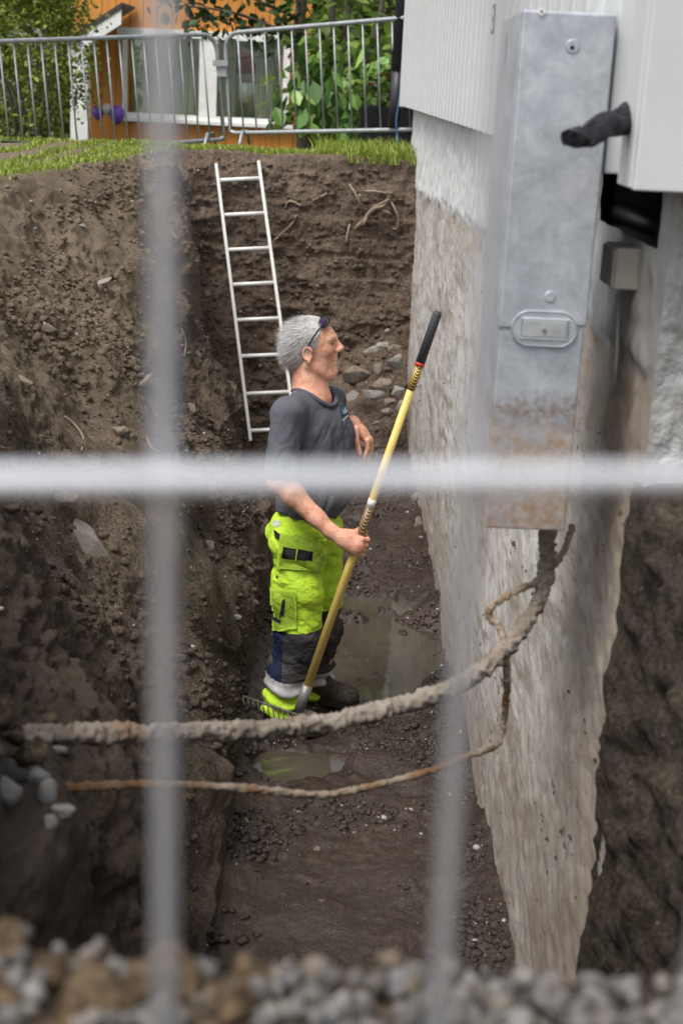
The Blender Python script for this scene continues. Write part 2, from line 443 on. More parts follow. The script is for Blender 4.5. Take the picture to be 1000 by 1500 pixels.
# crumbs and clods of soil lying on the banks and the floor
def lumps(name, n, pick, rmin, rmax, mt, flat=.8, power=2.5):
    bm = bmesh.new(); bmesh.ops.create_icosphere(bm, subdivisions=1, radius=1)
    bv = np.array([v.co[:] for v in bm.verts]); bf = np.array([[v.index for v in f.verts] for f in bm.faces]); bm.free()
    pts = pick(n); n = len(pts)
    r = rmin + (rmax - rmin) * rng.random(n) ** power
    ang = rng.random(n) * 6.283; ca, sa = np.cos(ang), np.sin(ang)
    L = bv[None] * (1 + .62 * (rng.random((n, len(bv), 1)) - .5)) * (np.stack([.7 + .7 * rng.random(n), .7 + .6 * rng.random(n), flat * (.6 + .5 * rng.random(n))], -1))[:, None]
    x = L[..., 0] * ca[:, None] - L[..., 1] * sa[:, None]; y = L[..., 0] * sa[:, None] + L[..., 1] * ca[:, None]
    V = np.stack([x, y, L[..., 2]], -1) * r[:, None, None] + pts[:, None]
    Fq = bf[None] + (np.arange(n) * len(bv))[:, None, None]
    return tag(from_np(name, V.reshape(-1, 3), Fq.reshape(-1, 3), mt, smooth=False), kind='stuff')
tv = TV
def pick_bank(n):
    k = tv[(tv[:, 2] > .12) & (tv[:, 1] > 3.3) & (tv[:, 0] > -3)]
    c = k[rng.integers(0, len(k), 5 * n)]
    w = fbm(c, 1.4, 4, seed=301) + .25 * rng.normal(size=len(c)); c = c[w > np.quantile(w, .8)]
    return c[:n]
def pick_floor(n):
    k = tv[(tv[:, 2] < .12) & (tv[:, 2] > -.012) & (tv[:, 1] > 3.0) & (tv[:, 0] < wall_x(tv[:, 1]) - .01)]
    c = k[rng.integers(0, len(k), 4 * n)]; w = fbm(c, 3.5, 3, seed=305) + .2 * rng.normal(size=len(c)); c = c[w > np.quantile(w, .72)]
    return c[:n]
def tag_s(o, l, c): return tag(o, l, c)
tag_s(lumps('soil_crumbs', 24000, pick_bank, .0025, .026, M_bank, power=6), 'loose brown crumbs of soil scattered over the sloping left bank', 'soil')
tag_s(lumps('mud_crumbs', 13000, pick_floor, .0015, .022, M_floor, power=5), 'small wet mud lumps lying on the trench floor', 'mud')
bmv = np.array([v.co[:] for v in back_o.data.vertices]); bmv = bmv[bmv[:, 2] < GZ - .05]
tag_s(lumps('bank_crumbs', 2200, lambda n: bmv[rng.integers(0, len(bmv), n)], .004, .03, M_back, power=4), 'loose soil crumbs clinging to the steep back bank', 'soil')
#PART2
# ================================================================== PART 2: built things
def chain(o):
    mtx = Matrix.Identity(4)
    while o is not None: mtx = o.matrix_basis @ mtx; o = o.parent
    return mtx
def wp(name, bm, mat, parent, smooth=False, bevel=0):
    """part given in world coordinates"""
    bm.transform(chain(parent).inverted())
    return part(name, bm, mat, parent, smooth, bevel)
def copy_part(o, loc, parent, rot=None):
    c = o.copy(); col.objects.link(c); c.parent = parent; c.location = loc
    if rot is not None: c.rotation_euler = rot
    return c

# ---------------------------------------------------------------- materials of the white house
M_white = simple('white_paint', [(.3, (.52, .535, .535)), (.7, (.595, .61, .61))], 3, .55, 120, .08, .002)
def foundation_mat():
    mt, nt, b = new_mat('foundation_render'); v = coords(nt)
    sx = nt.nodes.new('ShaderNodeSeparateXYZ'); nt.links.new(v, sx.inputs[0])
    st = noise(nt, coords(nt, (1, 1, 1.1)), 4.5, 9, .65, .6)          # streaks left by the shuttering boards
    st2 = noise(nt, coords(nt, (1, 1, 1.3)), 30, 6, .68, .4)
    blot = noise(nt, v, 1.5, 6, .62, .5); fine = noise(nt, v, 70, 4, .7)
    con = ramp(nt, st, [(.28, (.34, .305, .27)), (.42, (.52, .49, .455)), (.55, (.65, .635, .61)), (.68, (.56, .51, .46)), (.82, (.40, .335, .27))])
    con = mixc(nt, ramp(nt, blot, [(.44, (0, 0, 0)), (.70, (.6, .6, .6))]), con, (.38, .31, .245))
    con = mixc(nt, ramp(nt, noise(nt, coords(nt, (1, 1, 1)), 2.6, 8, .7, .8), [(.55, (0, 0, 0)), (.68, (.6, .6, .6))]), con, (.30, .255, .21))
    lowd = nt.nodes.new('ShaderNodeMapRange'); nt.links.new(math_(nt, 'ADD', sx.outputs[2], math_(nt, 'MULTIPLY', noise(nt, v, 3, 6, .7), 1.1)), lowd.inputs[0]); lowd.inputs[1].default_value = 1.35; lowd.inputs[2].default_value = .6; lowd.inputs[3].default_value = 0; lowd.inputs[4].default_value = .7
    con = mixc(nt, lowd.outputs[0], con, mixc(nt, noise(nt, v, 12, 6, .7), (.19, .15, .12), (.36, .31, .265)))
    con = mixc(nt, ramp(nt, st2, [(.62, (0, 0, 0)), (.70, (.6, .6, .6))]), con, (.09, .075, .06))
    con = mixc(nt, ramp(nt, noise(nt, coords(nt, (1, 1, 1.2)), 5.5, 8, .72, 1.2), [(.60, (0, 0, 0)), (.67, (.85, .85, .85))]), con, (.20, .15, .11))
    con = mixc(nt, ramp(nt, noise(nt, coords(nt, (1, 1, 1.4)), 12, 6, .7), [(.62, (0, 0, 0)), (.70, (.8, .8, .8))]), con, (.74, .725, .71))
    soilz = nt.nodes.new('ShaderNodeMapRange'); nt.links.new(math_(nt, 'MULTIPLY_ADD', noise(nt, v, 2.2, 7, .68, .6), 1.0, sx.outputs[2]), soilz.inputs[0]); soilz.inputs[1].default_value = 2.15; soilz.inputs[2].default_value = 2.5; soilz.inputs[4].default_value = .62
    con = mixc(nt, soilz.outputs[0], con, mixc(nt, noise(nt, v, 18, 6, .7), (.22, .165, .125), (.46, .39, .33)))
    nearz = nt.nodes.new('ShaderNodeMapRange'); nt.links.new(math_(nt, 'MULTIPLY_ADD', noise(nt, v, 2.8, 8, .7, .8), 2.6, sx.outputs[1]), nearz.inputs[0]); nearz.inputs[1].default_value = 5.7; nearz.inputs[2].default_value = 4.4; nearz.inputs[4].default_value = .78
    con = mixc(nt, nearz.outputs[0], con, mixc(nt, noise(nt, v, 14, 7, .72), (.16, .115, .08), (.42, .35, .28)))
    bl2 = ramp(nt, noise(nt, coords(nt, (.22, .22, 1)), 7, 8, .7, .7), [(.50, (0, 0, 0)), (.60, (.78, .78, .78))])
    con = mixc(nt, bl2, con, mixc(nt, noise(nt, coords(nt, (.4, .4, 1)), 20, 5, .7), (.19, .145, .11), (.40, .335, .275)))
    bl3 = ramp(nt, noise(nt, coords(nt, (.16, .16, 1)), 13, 7, .7, .4), [(.63, (0, 0, 0)), (.68, (.9, .9, .9))])
    con = mixc(nt, bl3, con, (.11, .085, .065))
    pit = ramp(nt, noise(nt, v, 44, 4, .55), [(.30, (.9, .9, .9)), (.36, (0, 0, 0))])
    con = mixc(nt, pit, con, (.07, .055, .045))
    pla = ramp(nt, noise(nt, v, 9, 6, .65), [(.28, (.45, .45, .42)), (.5, (.66, .665, .655)), (.75, (.75, .755, .75))])
    pla = mixc(nt, ramp(nt, noise(nt, coords(nt, (1.5, 1.5, 1)), 3, 7), [(.58, (0, 0, 0)), (.8, (.6, .6, .6))]), pla, (.36, .34, .30))
    edge = math_(nt, 'MULTIPLY_ADD', sx.outputs[1], -.034, 2.28)
    edge = math_(nt, 'MINIMUM', edge, 2.10)
    edge = math_(nt, 'ADD', edge, math_(nt, 'MULTIPLY_ADD', noise(nt, v, 6, 6, .7), .24, -.12))
    f = math_(nt, 'MULTIPLY_ADD', math_(nt, 'SUBTRACT', sx.outputs[2], edge), 30, .5, clamp=True)
    dm = nt.nodes.new('ShaderNodeMapRange'); nt.links.new(math_(nt, 'MULTIPLY_ADD', noise(nt, coords(nt, (2, 2, 1)), 4, 7, .7), .9, sx.outputs[1]), dm.inputs[0]); dm.inputs[1].default_value = 4.4; dm.inputs[2].default_value = 3.7; dm.inputs[4].default_value = .9
    pla = mixc(nt, dm.outputs[0], pla, mixc(nt, noise(nt, coords(nt, (1.5, 1.5, 1)), 7, 8, .72), (.08, .068, .056), (.44, .43, .42)))
    nt.links.new(mixc(nt, f, con, pla), b.inputs['Base Color'])
    b.inputs['Roughness'].default_value = .85; b.inputs['Specular IOR Level'].default_value = .3
    p = bump(nt, b, st, .08, .012); p = bump(nt, b, fine, .45, .004, p)
    bump(nt, b, noise(nt, v, 26, 5, .6), .35, .010, p); return mt
M_found = foundation_mat()
M_rough = simple('pebbled_plaster', [(.25, (.20, .185, .165)), (.5, (.40, .395, .38)), (.75, (.56, .56, .545))], 11, .9, 42, .9, .014)
M_dark = plain('dark_void_concrete', (.05, .047, .043), .9)
M_black = simple('black_plastic', [(.3, (.006, .006, .009)), (.7, (.016, .016, .022))], 14, .42, 30, .3, .004, spec=.22)
M_beige = plain('beige_plastic', (.40, .38, .33), .6)

HROT = math.atan(WALL_SLOPE)
house = thing('white_house', 'white house with ribbed vertical siding above a stained concrete foundation', 'house', (.70, 0, 0), HROT)
HM = chain(house); HI = HM.inverted()
Y0, Y1 = 2.90, 11.75          # foundation near and far corner
S0, S1 = 2.76, 11.86          # siding near and far corner
NOTCH = (2.97, 3.62, 2.355)    # hole in the foundation under the siding
def found_fn(a, b):
    y = Y0 + (Y1 - Y0) * a; z = -.35 + 2.87 * b
    p = np.stack([0 * y, y, z], -1)
    p[..., 0] -= .009 * fbm(p, 5, 4, seed=411) + .006 * fbm(p, 22, 3, seed=415)
    edge = np.minimum(2.10, 2.28 - .034 * y) + .05 * fbm(p, 6, 4, seed=421)
    p[..., 0] -= .012 * np.clip((z - edge) * 40, 0, 1)
    w = np.clip((y - Y0) * 14, 0, 1); p[..., 0] *= w
    return p
def found():
    n1, n2 = 520, 200
    a, b = np.meshgrid(np.linspace(0, 1, n1) ** 1.35, np.linspace(0, 1, n2), indexing='ij')
    Pm = found_fn(a, b); i = np.arange(n1 * n2).reshape(n1, n2)
    Fq = np.stack([i[:-1, :-1], i[:-1, 1:], i[1:, 1:], i[1:, :-1]], -1).reshape(-1, 4)
    c = Pm.reshape(-1, 3)[Fq].mean(1)
    keep = ~((c[:, 1] > NOTCH[0]) & (c[:, 1] < NOTCH[1]) & (c[:, 2] > NOTCH[2]))
    return from_np('foundation_wall', Pm.reshape(-1, 3), Fq[keep], M_found, house)
found()
bm = bmesh.new()
box(bm, .03, 5.9, NOTCH[1] + .03, Y1, -.35, 2.52)
box(bm, .03, 5.9, Y0 + .05, NOTCH[1] + .03, -.35, NOTCH[2] - .005)
box(bm, .5, 5.9, Y0 + .05, NOTCH[1] + .03, NOTCH[2] - .004, 2.51)
part('foundation_core', bm, M_dark, house)
def gab(a, b):
    x = 5.9 * a ** 2.2; z = -.35 + 2.87 * b; p = np.stack([x, Y0 + 0 * x, z], -1)
    p[..., 1] -= (.012 * fbm(p, 10, 4, seed=431) + .010 * fbm(p, 34, 3, .7, seed=435)) * np.clip(x * 30, 0, 1); return p
n1, n2 = 190, 190
a, b = np.meshgrid(np.linspace(0, 1, n1), np.linspace(0, 1, n2), indexing='ij')
i = np.arange(n1 * n2).reshape(n1, n2)
from_np('foundation_gable', gab(a, b).reshape(-1, 3), np.stack([i[:-1, :-1], i[1:, :-1], i[1:, 1:], i[:-1, 1:]], -1).reshape(-1, 4), M_rough, house)
part('foundation_gable_back', B(.004, .5, Y0 + .012, Y0 + .05, NOTCH[2] - .1, 2.51), M_dark, house)
part('foundation_end', B(.0, 5.9, Y1, Y1 + .02, -.35, 2.52), M_rough, house)
part('wall_core', B(-.072, 6.0, S0 + .03, S1 - .02, 2.515, 4.8), M_white, house)
# vertical boards with narrow cover strips, one by one
bd = part('siding_board', B(-.088, -.073, .004, .192, 2.502, 4.8), M_white, house); bd.location = (0, S0 + .10, 0)
bt = part('siding_strip', B(-.122, -.0885, -.034, .030, 2.5045, 4.8), M_white, house, bevel=.004); bt.location = (0, S0 + .30, 0)
nbd = int((S1 - S0 - .1) / .198)
for k in range(1, nbd): copy_part(bd, (random.uniform(-.002, .002), S0 + .10 + .198 * k, 0), house)
for k in range(1, nbd - 1): copy_part(bt, (random.uniform(-.002, .002), S0 + .30 + .198 * k, 0), house)
part('corner_board', B(-.124, -.0885, S0 - .004, S0 + .115, 2.494, 4.8), M_white, house, bevel=.003)
part('corner_board', B(-.121, -.012, S0 - .034, S0 - .0045, 2.492, 4.8), M_white, house, bevel=.003)
part('corner_board', B(-.122, -.0945, S1 - .11, S1, 2.494, 4.8), M_white, house, bevel=.003)
gp = part('gable_panel', B(0, .596, S0 - .026, S0 + .0, 2.494, 4.8), M_white, house, bevel=.003); gp.location = (-.008, 0, 0)
for k in range(1, 10): copy_part(gp, (-.008 + .6 * k, 0, 0), house)
M_roof = plain('dark_roof', (.06, .06, .065), .8)
part('roof', B(-.35, 6.3, S0 - .3, S1 + .3, 4.81, 4.95), M_roof, house)
# far downpipe
M_pipe = plain('dark_downpipe', (.028, .024, .036), .5)
dp0, dp1 = P(577, 186, Y=11.95), P(593, -40, Y=11.95)
up_ = (dp1 - dp0).normalized()
wp('downpipe', TB([dp0, dp0 + up_ * .45], .052, 10), M_pipe, house, True)
wp('downpipe', TB([dp0 + up_ * .44, dp0 + up_ * 2.4], .060, 10), M_pipe, house, True)
# label plate on the siding
_d = HM.to_3x3().inverted() @ ray(723, 28); _o = HI @ CAM; _k = (-.1225 - _o.x) / _d.x; _q = _o + _d * _k
bm = B(-.127, -.1225, _q.y - .035, _q.y + .035, _q.z - .05, _q.z + .05); lp_ = part('small_plate', bm, M_black, house)
M_lbl = plain('plate_print', (.5, .5, .48), .5)
for k in range(2):
    part('plate_print', B(-.1282, -.1272, _q.y - .023, _q.y + .023, _q.z - .035 + .042 * k, _q.z - .008 + .042 * k), M_lbl, lp_)

# pipe in the hole, junction box
pb = thing('drain_pipe', 'black pipe running through the dark hole under the siding', 'pipe', HM @ Vector((.03, 3.0, 2.33)), HROT)
wp('pipe', TB([HM @ Vector((.045, 2.985, 2.385)), HM @ Vector((.035, 3.8, 2.385))], .022, 14), M_black, pb, True)
wp('pipe_collar', TB([HM @ Vector((.045, 2.99, 2.385)), HM @ Vector((.045, 3.04, 2.385))], .028, 14), M_black, pb, True)
jb = thing('junction_box', 'beige junction box on the foundation behind the metal cabinet', 'box', HM @ Vector((-.02, 3.17, 2.2)), HROT)
wp('box_body', (lambda q: (q.transform(HM), q)[1])(B(-.060, -.004, 3.12, 3.26, 2.255, 2.345)), M_beige, jb, bevel=.004)
wp('box_lid', (lambda q: (q.transform(HM), q)[1])(B(-.065, -.0605, 3.124, 3.256, 2.259, 2.341)), M_beige, jb)
wp('box_cable', TB([HM @ Vector((-.03, 3.2, 2.236)), HM @ Vector((-.02, 3.2, 2.1)), HM @ Vector((-.015, 3.21, 2.0))], .005, 6), M_beige, jb, True)

# ---------------------------------------------------------------- metal cable cabinet
def galv(name, rust):
    mt, nt, b = new_mat(name); v = coords(nt)
    vo = nd(nt, 'ShaderNodeTexVoronoi'); vo.inputs['Scale'].default_value = 60; nt.links.new(v, vo.inputs['Vector'])
    n1 = noise(nt, v, 13, 8, .72, .5); n2 = noise(nt, coords(nt, (1, 1, .35)), 26, 5, .6)
    c = ramp(nt, n1, [(.28, (.32, .35, .39)), (.5, (.50, .53, .575)), (.72, (.70, .725, .76))])
    c = mixc(nt, .22, c, ramp(nt, vo.outputs['Distance'], [(0, (.3, .32, .34)), (1, (.62, .64, .66))]))
    c = mixc(nt, ramp(nt, n2, [(.62, (0, 0, 0)), (.8, (.5, .5, .5))]), c, (.62, .63, .64))
    rg = nt.nodes.new('ShaderNodeMapRange'); nt.links.new(n1, rg.inputs[0]); rg.inputs[3].default_value = .38; rg.inputs[4].default_value = .62
    if rust:
        sx = nt.nodes.new('ShaderNodeSeparateXYZ'); nt.links.new(v, sx.inputs[0])
        rn = noise(nt, v, 22, 8, .72, .3); rb = noise(nt, v, 5, 4)
        h = nt.nodes.new('ShaderNodeMapRange'); nt.links.new(sx.outputs[2], h.inputs[0])
        h.inputs[1].default_value = .36; h.inputs[2].default_value = .20; h.inputs[3].default_value = -.42; h.inputs[4].default_value = .10
        fr = math_(nt, 'ADD', math_(nt, 'MULTIPLY_ADD', rb, .35, h.outputs[0]), math_(nt, 'SUBTRACT', rn, .18))
        f = ramp(nt, fr, [(.34, (0, 0, 0)), (.60, (.95, .95, .95))])
        rc = ramp(nt, noise(nt, v, 34, 7, .75), [(.3, (.40, .36, .33)), (.48, (.33, .26, .21)), (.58, (.28, .175, .105)), (.68, (.25, .125, .06)), (.82, (.13, .085, .06))])
        c = mixc(nt, f, c, rc)
        bz = math_(nt, 'ABSOLUTE', math_(nt, 'SUBTRACT', math_(nt, 'MULTIPLY_ADD', noise(nt, v, 12, 7, .75), .09, sx.outputs[2]), .315))
        bd_ = math_(nt, 'MULTIPLY', math_(nt, 'SUBTRACT', 1, math_(nt, 'MULTIPLY', bz, 19), None, True), ramp(nt, noise(nt, v, 55, 6, .75), [(.36, (0, 0, 0)), (.58, (1, 1, 1))]))
        c = mixc(nt, bd_, c, mixc(nt, noise(nt, v, 30, 5), (.10, .075, .058), (.23, .15, .095)))
        f = math_(nt, 'MAXIMUM', f, bd_)
        mm = math_(nt, 'SUBTRACT', 1, f); mm = math_(nt, 'MULTIPLY', mm, .55); nt.links.new(mm, b.inputs['Metallic'])
        r2 = math_(nt, 'MAXIMUM', rg.outputs[0], math_(nt, 'MULTIPLY', f, .85)); nt.links.new(r2, b.inputs['Roughness'])
    else:
        b.inputs['Metallic'].default_value = .55; nt.links.new(rg.outputs[0], b.inputs['Roughness'])
    nt.links.new(c, b.inputs['Base Color'])
    bump(nt, b, noise(nt, v, 4, 3), .12, .02); return mt
M_galv, M_rust = galv('galvanised_steel', False), galv('rusty_galvanised_steel', True)
M_seam = plain('dark_steel', (.22, .23, .245), .5, .5)  # even darker steel for the insert screw and pressed marks
cx0, cx1, cy0, cy1, cz0, cz1, czm = -.318, -.132, 3.0, 3.37, 1.735, 2.815, 2.19
cab = thing('cable_cabinet', 'tall galvanised steel cable cabinet fixed to the white siding, rusted at its foot', 'cabinet', HM @ Vector((-.22, 3.18, cz0)), HROT)
def HB(*a_):
    q = B(*a_); q.transform(HM); return q
base = wp('cabinet_base', HB(cx0 + .004, cx1 - .004, cy0 + .004, cy1 - .004, cz0, czm + .02), M_rust, cab, bevel=.004)
bm = bmesh.new()      # cover: folded sheet, its side flange cut at a slant at the bottom
prof = [(cx0, cy1, 2.205), (cx0, cy0, 2.165)]
v = {}
for nme, (x, y, z) in dict(a=(cx0, cy1, czm + .035), b=(cx0, cy0, czm - .012), c=(cx1, cy0, czm), d=(cx1, cy1, czm), A=(cx0, cy1, cz1 - .008), B=(cx0, cy0, cz1), C=(cx1, cy0, cz1), D=(cx1, cy1, cz1)).items():
    v[nme] = bm.verts.new(HM @ Vector((x, y, z)))
for f in ('abBA', 'bcCB', 'cdDC', 'daAD', 'ABCD', 'dcba'): bm.faces.new([v[k] for k in f])
cover = wp('cabinet_cover', bm, M_galv, cab, bevel=.0045)
wp('side_flange', HB(cx0 - .003, cx0 - .0002, cy0 + .018, cy0 + .026, 2.2, cz1 - .02), M_galv, cover)
fy = cy0
def disc(u, v_, r, t, mat, name, parent, ring=None, seg=24, y=None):
    c = P(u, v_, Y=fy - .005); bm = bmesh.new()
    nrm = (HM.to_3x3() @ Vector((0, -1, 0)))
    c = HI @ c; c.y = fy if y is None else y; c = HM @ c
    if ring: 
        pts = [c + HM.to_3x3() @ Vector((math.cos(k * .2618), 0, math.sin(k * .2618))) * r for k in range(25)]
        tube(bm, pts, ring, 6, cap=False)
    else: tube(bm, [c, c + nrm * t], r, seg)
    return wp(name, bm, mat, parent, True if ring else False)
lock = disc(838, 68, .0115, .0035, M_galv, 'lock', cover)
disc(838, 68, .0122, 0, M_galv, 'lock_rim', lock, ring=.0022)
disc(837, 70, .0045, .0042, M_black, 'keyhole', lock)
sc_ = disc(792, 17, .0072, .004, plain('bright_screw', (.75, .75, .74), .4), 'screw', cover)
disc(792, 17, .0024, .0048, M_black, 'screw_slot', sc_)
emb = disc(805, 435, .0095, .003, M_galv, 'round_emboss', cover)
disc(805, 435, .0105, 0, M_galv, 'emboss_rim', emb, ring=.0022)
# handle recess: a pressed stadium with an inner plate
def stadium(c, w, h, y, k=12):
    r = h / 2; pts = []
    for s in (1, -1):
        for i_ in range(k + 1):
            a_ = s * math.pi / 2 - math.pi * i_ / k if s == 1 else -math.pi / 2 - math.pi * i_ / k
            pts.append(Vector((c[0] + s * (w / 2 - r) + r * math.cos(a_), y, c[1] + r * math.sin(a_))))
    return pts
hc = HI @ P(796, 481, Y=fy)
pts = stadium((hc.x, hc.z), .137, .073, fy - .001)
bm = bmesh.new(); tube(bm, [HM @ p for p in pts + pts[:1]], .0019, 6, cap=False)
hr = wp('handle_rim', bm, M_galv, cover, True)
bm = bmesh.new(); vs_ = [bm.verts.new(HM @ (p + Vector((0, -.0012, 0)))) for p in stadium((hc.x, hc.z), .132, .068, fy)]
bm.faces.new(vs_); wp('handle_plate', bm, M_galv, hr)
M_greyplate = simple('dull_zinc_plate', [(.3, (.34, .355, .36)), (.7, (.48, .495, .50))], 30, .55, 60, .2, .002, .3)
ip = wp('handle_insert', HB(hc.x - .047, hc.x + .047, fy - .0055, fy - .0018, hc.z - .018, hc.z + .018), M_greyplate, hr, bevel=.0015)
pts = [HM @ Vector((hc.x + dx, fy - .003, hc.z + dz)) for dx, dz in ((-.05, -.021), (.05, -.021), (.05, .021), (-.05, .021), (-.05, -.021))]
wp('insert_rim', TB(pts, .0018, 5), M_galv, hr)
disc(796, 483, .0042, .003, M_seam, 'insert_screw', ip, y=fy - .0055)
# small pressed marks on the side
for (u, vv, w, h) in ((744, 66, .018, .012), (744, 78, .012, .012), (743, 74, .005, .03), (748, 66, .004, .03), (750, 74, .02, .004)):
    c = HI @ P(u, vv, Y=3.22)
    wp('pressed_mark', HB(cx0 - .0022, cx0 - .0004, c.y - w, c.y + w, c.z - h, c.z + h), M_seam, cover)

# black wrapped stub sticking out of the corner board
stub = thing('black_stub', 'crumpled black plastic stub sticking out of the white corner board', 'pipe stub', P(930, 168, Y=2.86))
A_, B_ = P(936, 166, Y=2.88), P(834, 207, Y=2.66)
bm = bmesh.new(); n = 16; path = [A_.lerp(B_, k / n) + Vector((0, 0, .006 * math.sin(k * .9))) for k in range(n + 1)]
tube(bm, path, [.036 - .012 * k / n + .0018 * math.sin(k * 1.9) for k in range(n + 1)], 14, cap=True, sq=.72)
for vtx in bm.verts: vtx.co += Vector((random.uniform(-1, 1), random.uniform(-1, 1), random.uniform(-1, 1))) * .0022
wp('stub_sleeve', bm, M_black, stub)
bm = bmesh.new(); quadbox(bm, [P(915, 158, Y=2.84), P(838, 192, Y=2.65), P(834, 198, Y=2.64), P(918, 172, Y=2.83)], .004)
wp('stub_flap', bm, M_black, stub)
wp('stub_bolt', TB([P(941, 158, Y=2.84), P(935, 159, Y=2.80)], .008, 10), M_beige, stub)

# ---------------------------------------------------------------- dirt-caked cables
def cable_mat():
    mt, nt, b = new_mat('caked_cable'); v = coords(nt)
    c = ramp(nt, noise(nt, v, 13, 6, .6), [(.3, (.17, .13, .10)), (.5, (.28, .235, .19)), (.72, (.38, .335, .29))])
    c = mixc(nt, ramp(nt, noise(nt, v, 5, 4, .5), [(.60, (0, 0, 0)), (.72, (.75, .75, .75))]), c, (.24, .115, .045))
    nt.links.new(c, b.inputs['Base Color']); b.inputs['Roughness'].default_value = .95
    p = bump(nt, b, noise(nt, v, 130, 6, .75), .9, .006); return mt
M_cable = cable_mat(); M_cable2 = None
M_rusty = simple('rust_crust', [(.28, (.15, .068, .03)), (.42, (.25, .14, .07)), (.52, (.30, .235, .175)), (.72, (.38, .32, .26))], 7, .95, 90, .6, .004)
def caked(name, pts, r, seed, mat, label, lump=.35, sub=10):
    path = smooth_path(pts, sub); o = thing(name, label, 'cable', path[0])
    bm = bmesh.new(); tube(bm, path, r, 28)
    co = np.array([v_.co[:] for v_ in bm.verts]); d = lump * .9 * fbm(co, 9, 3, .6, seed=seed) + .22 * fbm(co, 34, 3, .6, seed=seed + 5) + .55 * fbm(co, 105, 2, .6, seed=seed + 9) + .08
    bm.normal_update()
    for v_, k in zip(bm.verts, d): v_.co += v_.normal * float(k) * r
    wp('cable_sheath', bm, mat, o, True); return o
cp = [(803, 765, 3.16), (800, 800, 3.15), (797, 850, 3.13), (780, 895, 3.10), (752, 935, 3.05), (705, 982, 3.0), (640, 1016, 2.93), (560, 1040, 2.86), (470, 1060, 2.78), (390, 1068, 2.70), (300, 1072, 2.60), (200, 1074, 2.50), (110, 1076, 2.42), (55, 1078, 2.37), (-30, 1100, 2.3)]
main_c = caked('buried_cable', [P(u, v_, Y=y) for u, v_, y in cp], .0172, 501, M_cable, 'thick dirt-caked cable hanging from the cabinet across the trench', sub=34)
cp = [(838, 770, 3.2), (826, 805, 3.2), (808, 830, 3.19), (785, 852, 3.13), (755, 866, 3.09), (722, 886, 3.06), (716, 903, 3.06), (730, 918, 3.05), (740, 950, 3.03), (742, 1000, 3.05), (738, 1050, 3.08), (728, 1088, 3.06), (690, 1106, 3.0), (620, 1132, 2.92), (540, 1153, 2.84), (470, 1165, 2.76), (390, 1158, 2.68), (300, 1151, 2.6), (200, 1149, 2.5), (90, 1155, 2.4), (0, 1160, 2.34)]
caked('buried_cable', [P(u, v_, Y=y) for u, v_, y in cp], .0078, 521, M_rusty, 'thin rusty cable looping below the thick one across the trench', .30, sub=30)
# a loose wire stub on the wall and a root-like crack wire
w1 = None and [HM @ Vector((-.016, y_, z_)) for y_, z_ in ((3.30, 1.30), (3.24, 1.22), (3.17, 1.13), (3.13, 1.02), (3.10, .93))]
w1 and caked('old_wire', w1, .006, 541, M_rusty, 'short rusty wire stuck to the concrete near its corner', .5)

# ---------------------------------------------------------------- ladder
M_lad = simple('white_ladder_paint', [(.3, (.70, .70, .68)), (.72, (.82, .82, .80)), (.85, (.45, .40, .34))], 14, .5, 60, .15, .002)
M_ladtip = plain('ladder_tip', (.55, .36, .22), .7)
lt, rt = P(316, 236, Y=10.66), P(378, 232, Y=10.70)
lb, rb = P(367, 646, Y=10.05), P(434, 641, Y=10.08)
lad = thing('ladder', 'white ladder leaning against the earth bank behind the man', 'ladder', (lb + rb) / 2)
for a_, b_ in ((lb, lt), (rb, rt)):
    d_ = (b_ - a_); side = (rt - lt).normalized() * .011; nn = d_.cross(side).normalized() * .025
    bm = bmesh.new(); qs = []
    for p in (a_, b_ - d_ * .012):
        qs.append([bm.verts.new(p + s1 * side + s2 * nn) for s1, s2 in ((-1, -1), (1, -1), (1, 1), (-1, 1))])
    bm.faces.new(qs[0][::-1]); bm.faces.new(qs[1])
    for k in range(4): bm.faces.new((qs[0][k], qs[0][(k + 1) % 4], qs[1][(k + 1) % 4], qs[1][k]))
    rail = wp('rail', bm, M_lad, lad, bevel=.003)
    bm = bmesh.new(); quadbox(bm, [b_ - d_ * .0118 + s1 * side * .95 + s2 * nn * .95 for s1, s2 in ((-1, -1), (1, -1), (1, 1), (-1, 1))], .012)
    wp('rail_tip', bm, M_ladtip, rail)
def on_line(a_, b_, v_):      # point of a rail at the height of an image row
    lo, hi = 0.0, 1.0
    for _ in range(40):
        mid = (lo + hi) / 2; p = a_.lerp(b_, mid) - CAM
        y_ = 750 + F_PX * (-(p.dot(cu_)) / p.dot(V_F))
        if y_ > v_: lo = mid
        else: hi = mid
    return a_.lerp(b_, lo)
for vr in (264, 315, 366, 417, 469, 522, 577, 631):
    p, q = on_line(lb, lt, vr), on_line(rb, rt, vr - 3)
    wp('rung', TB([p, q], .0145, 10), M_lad, lad, True)

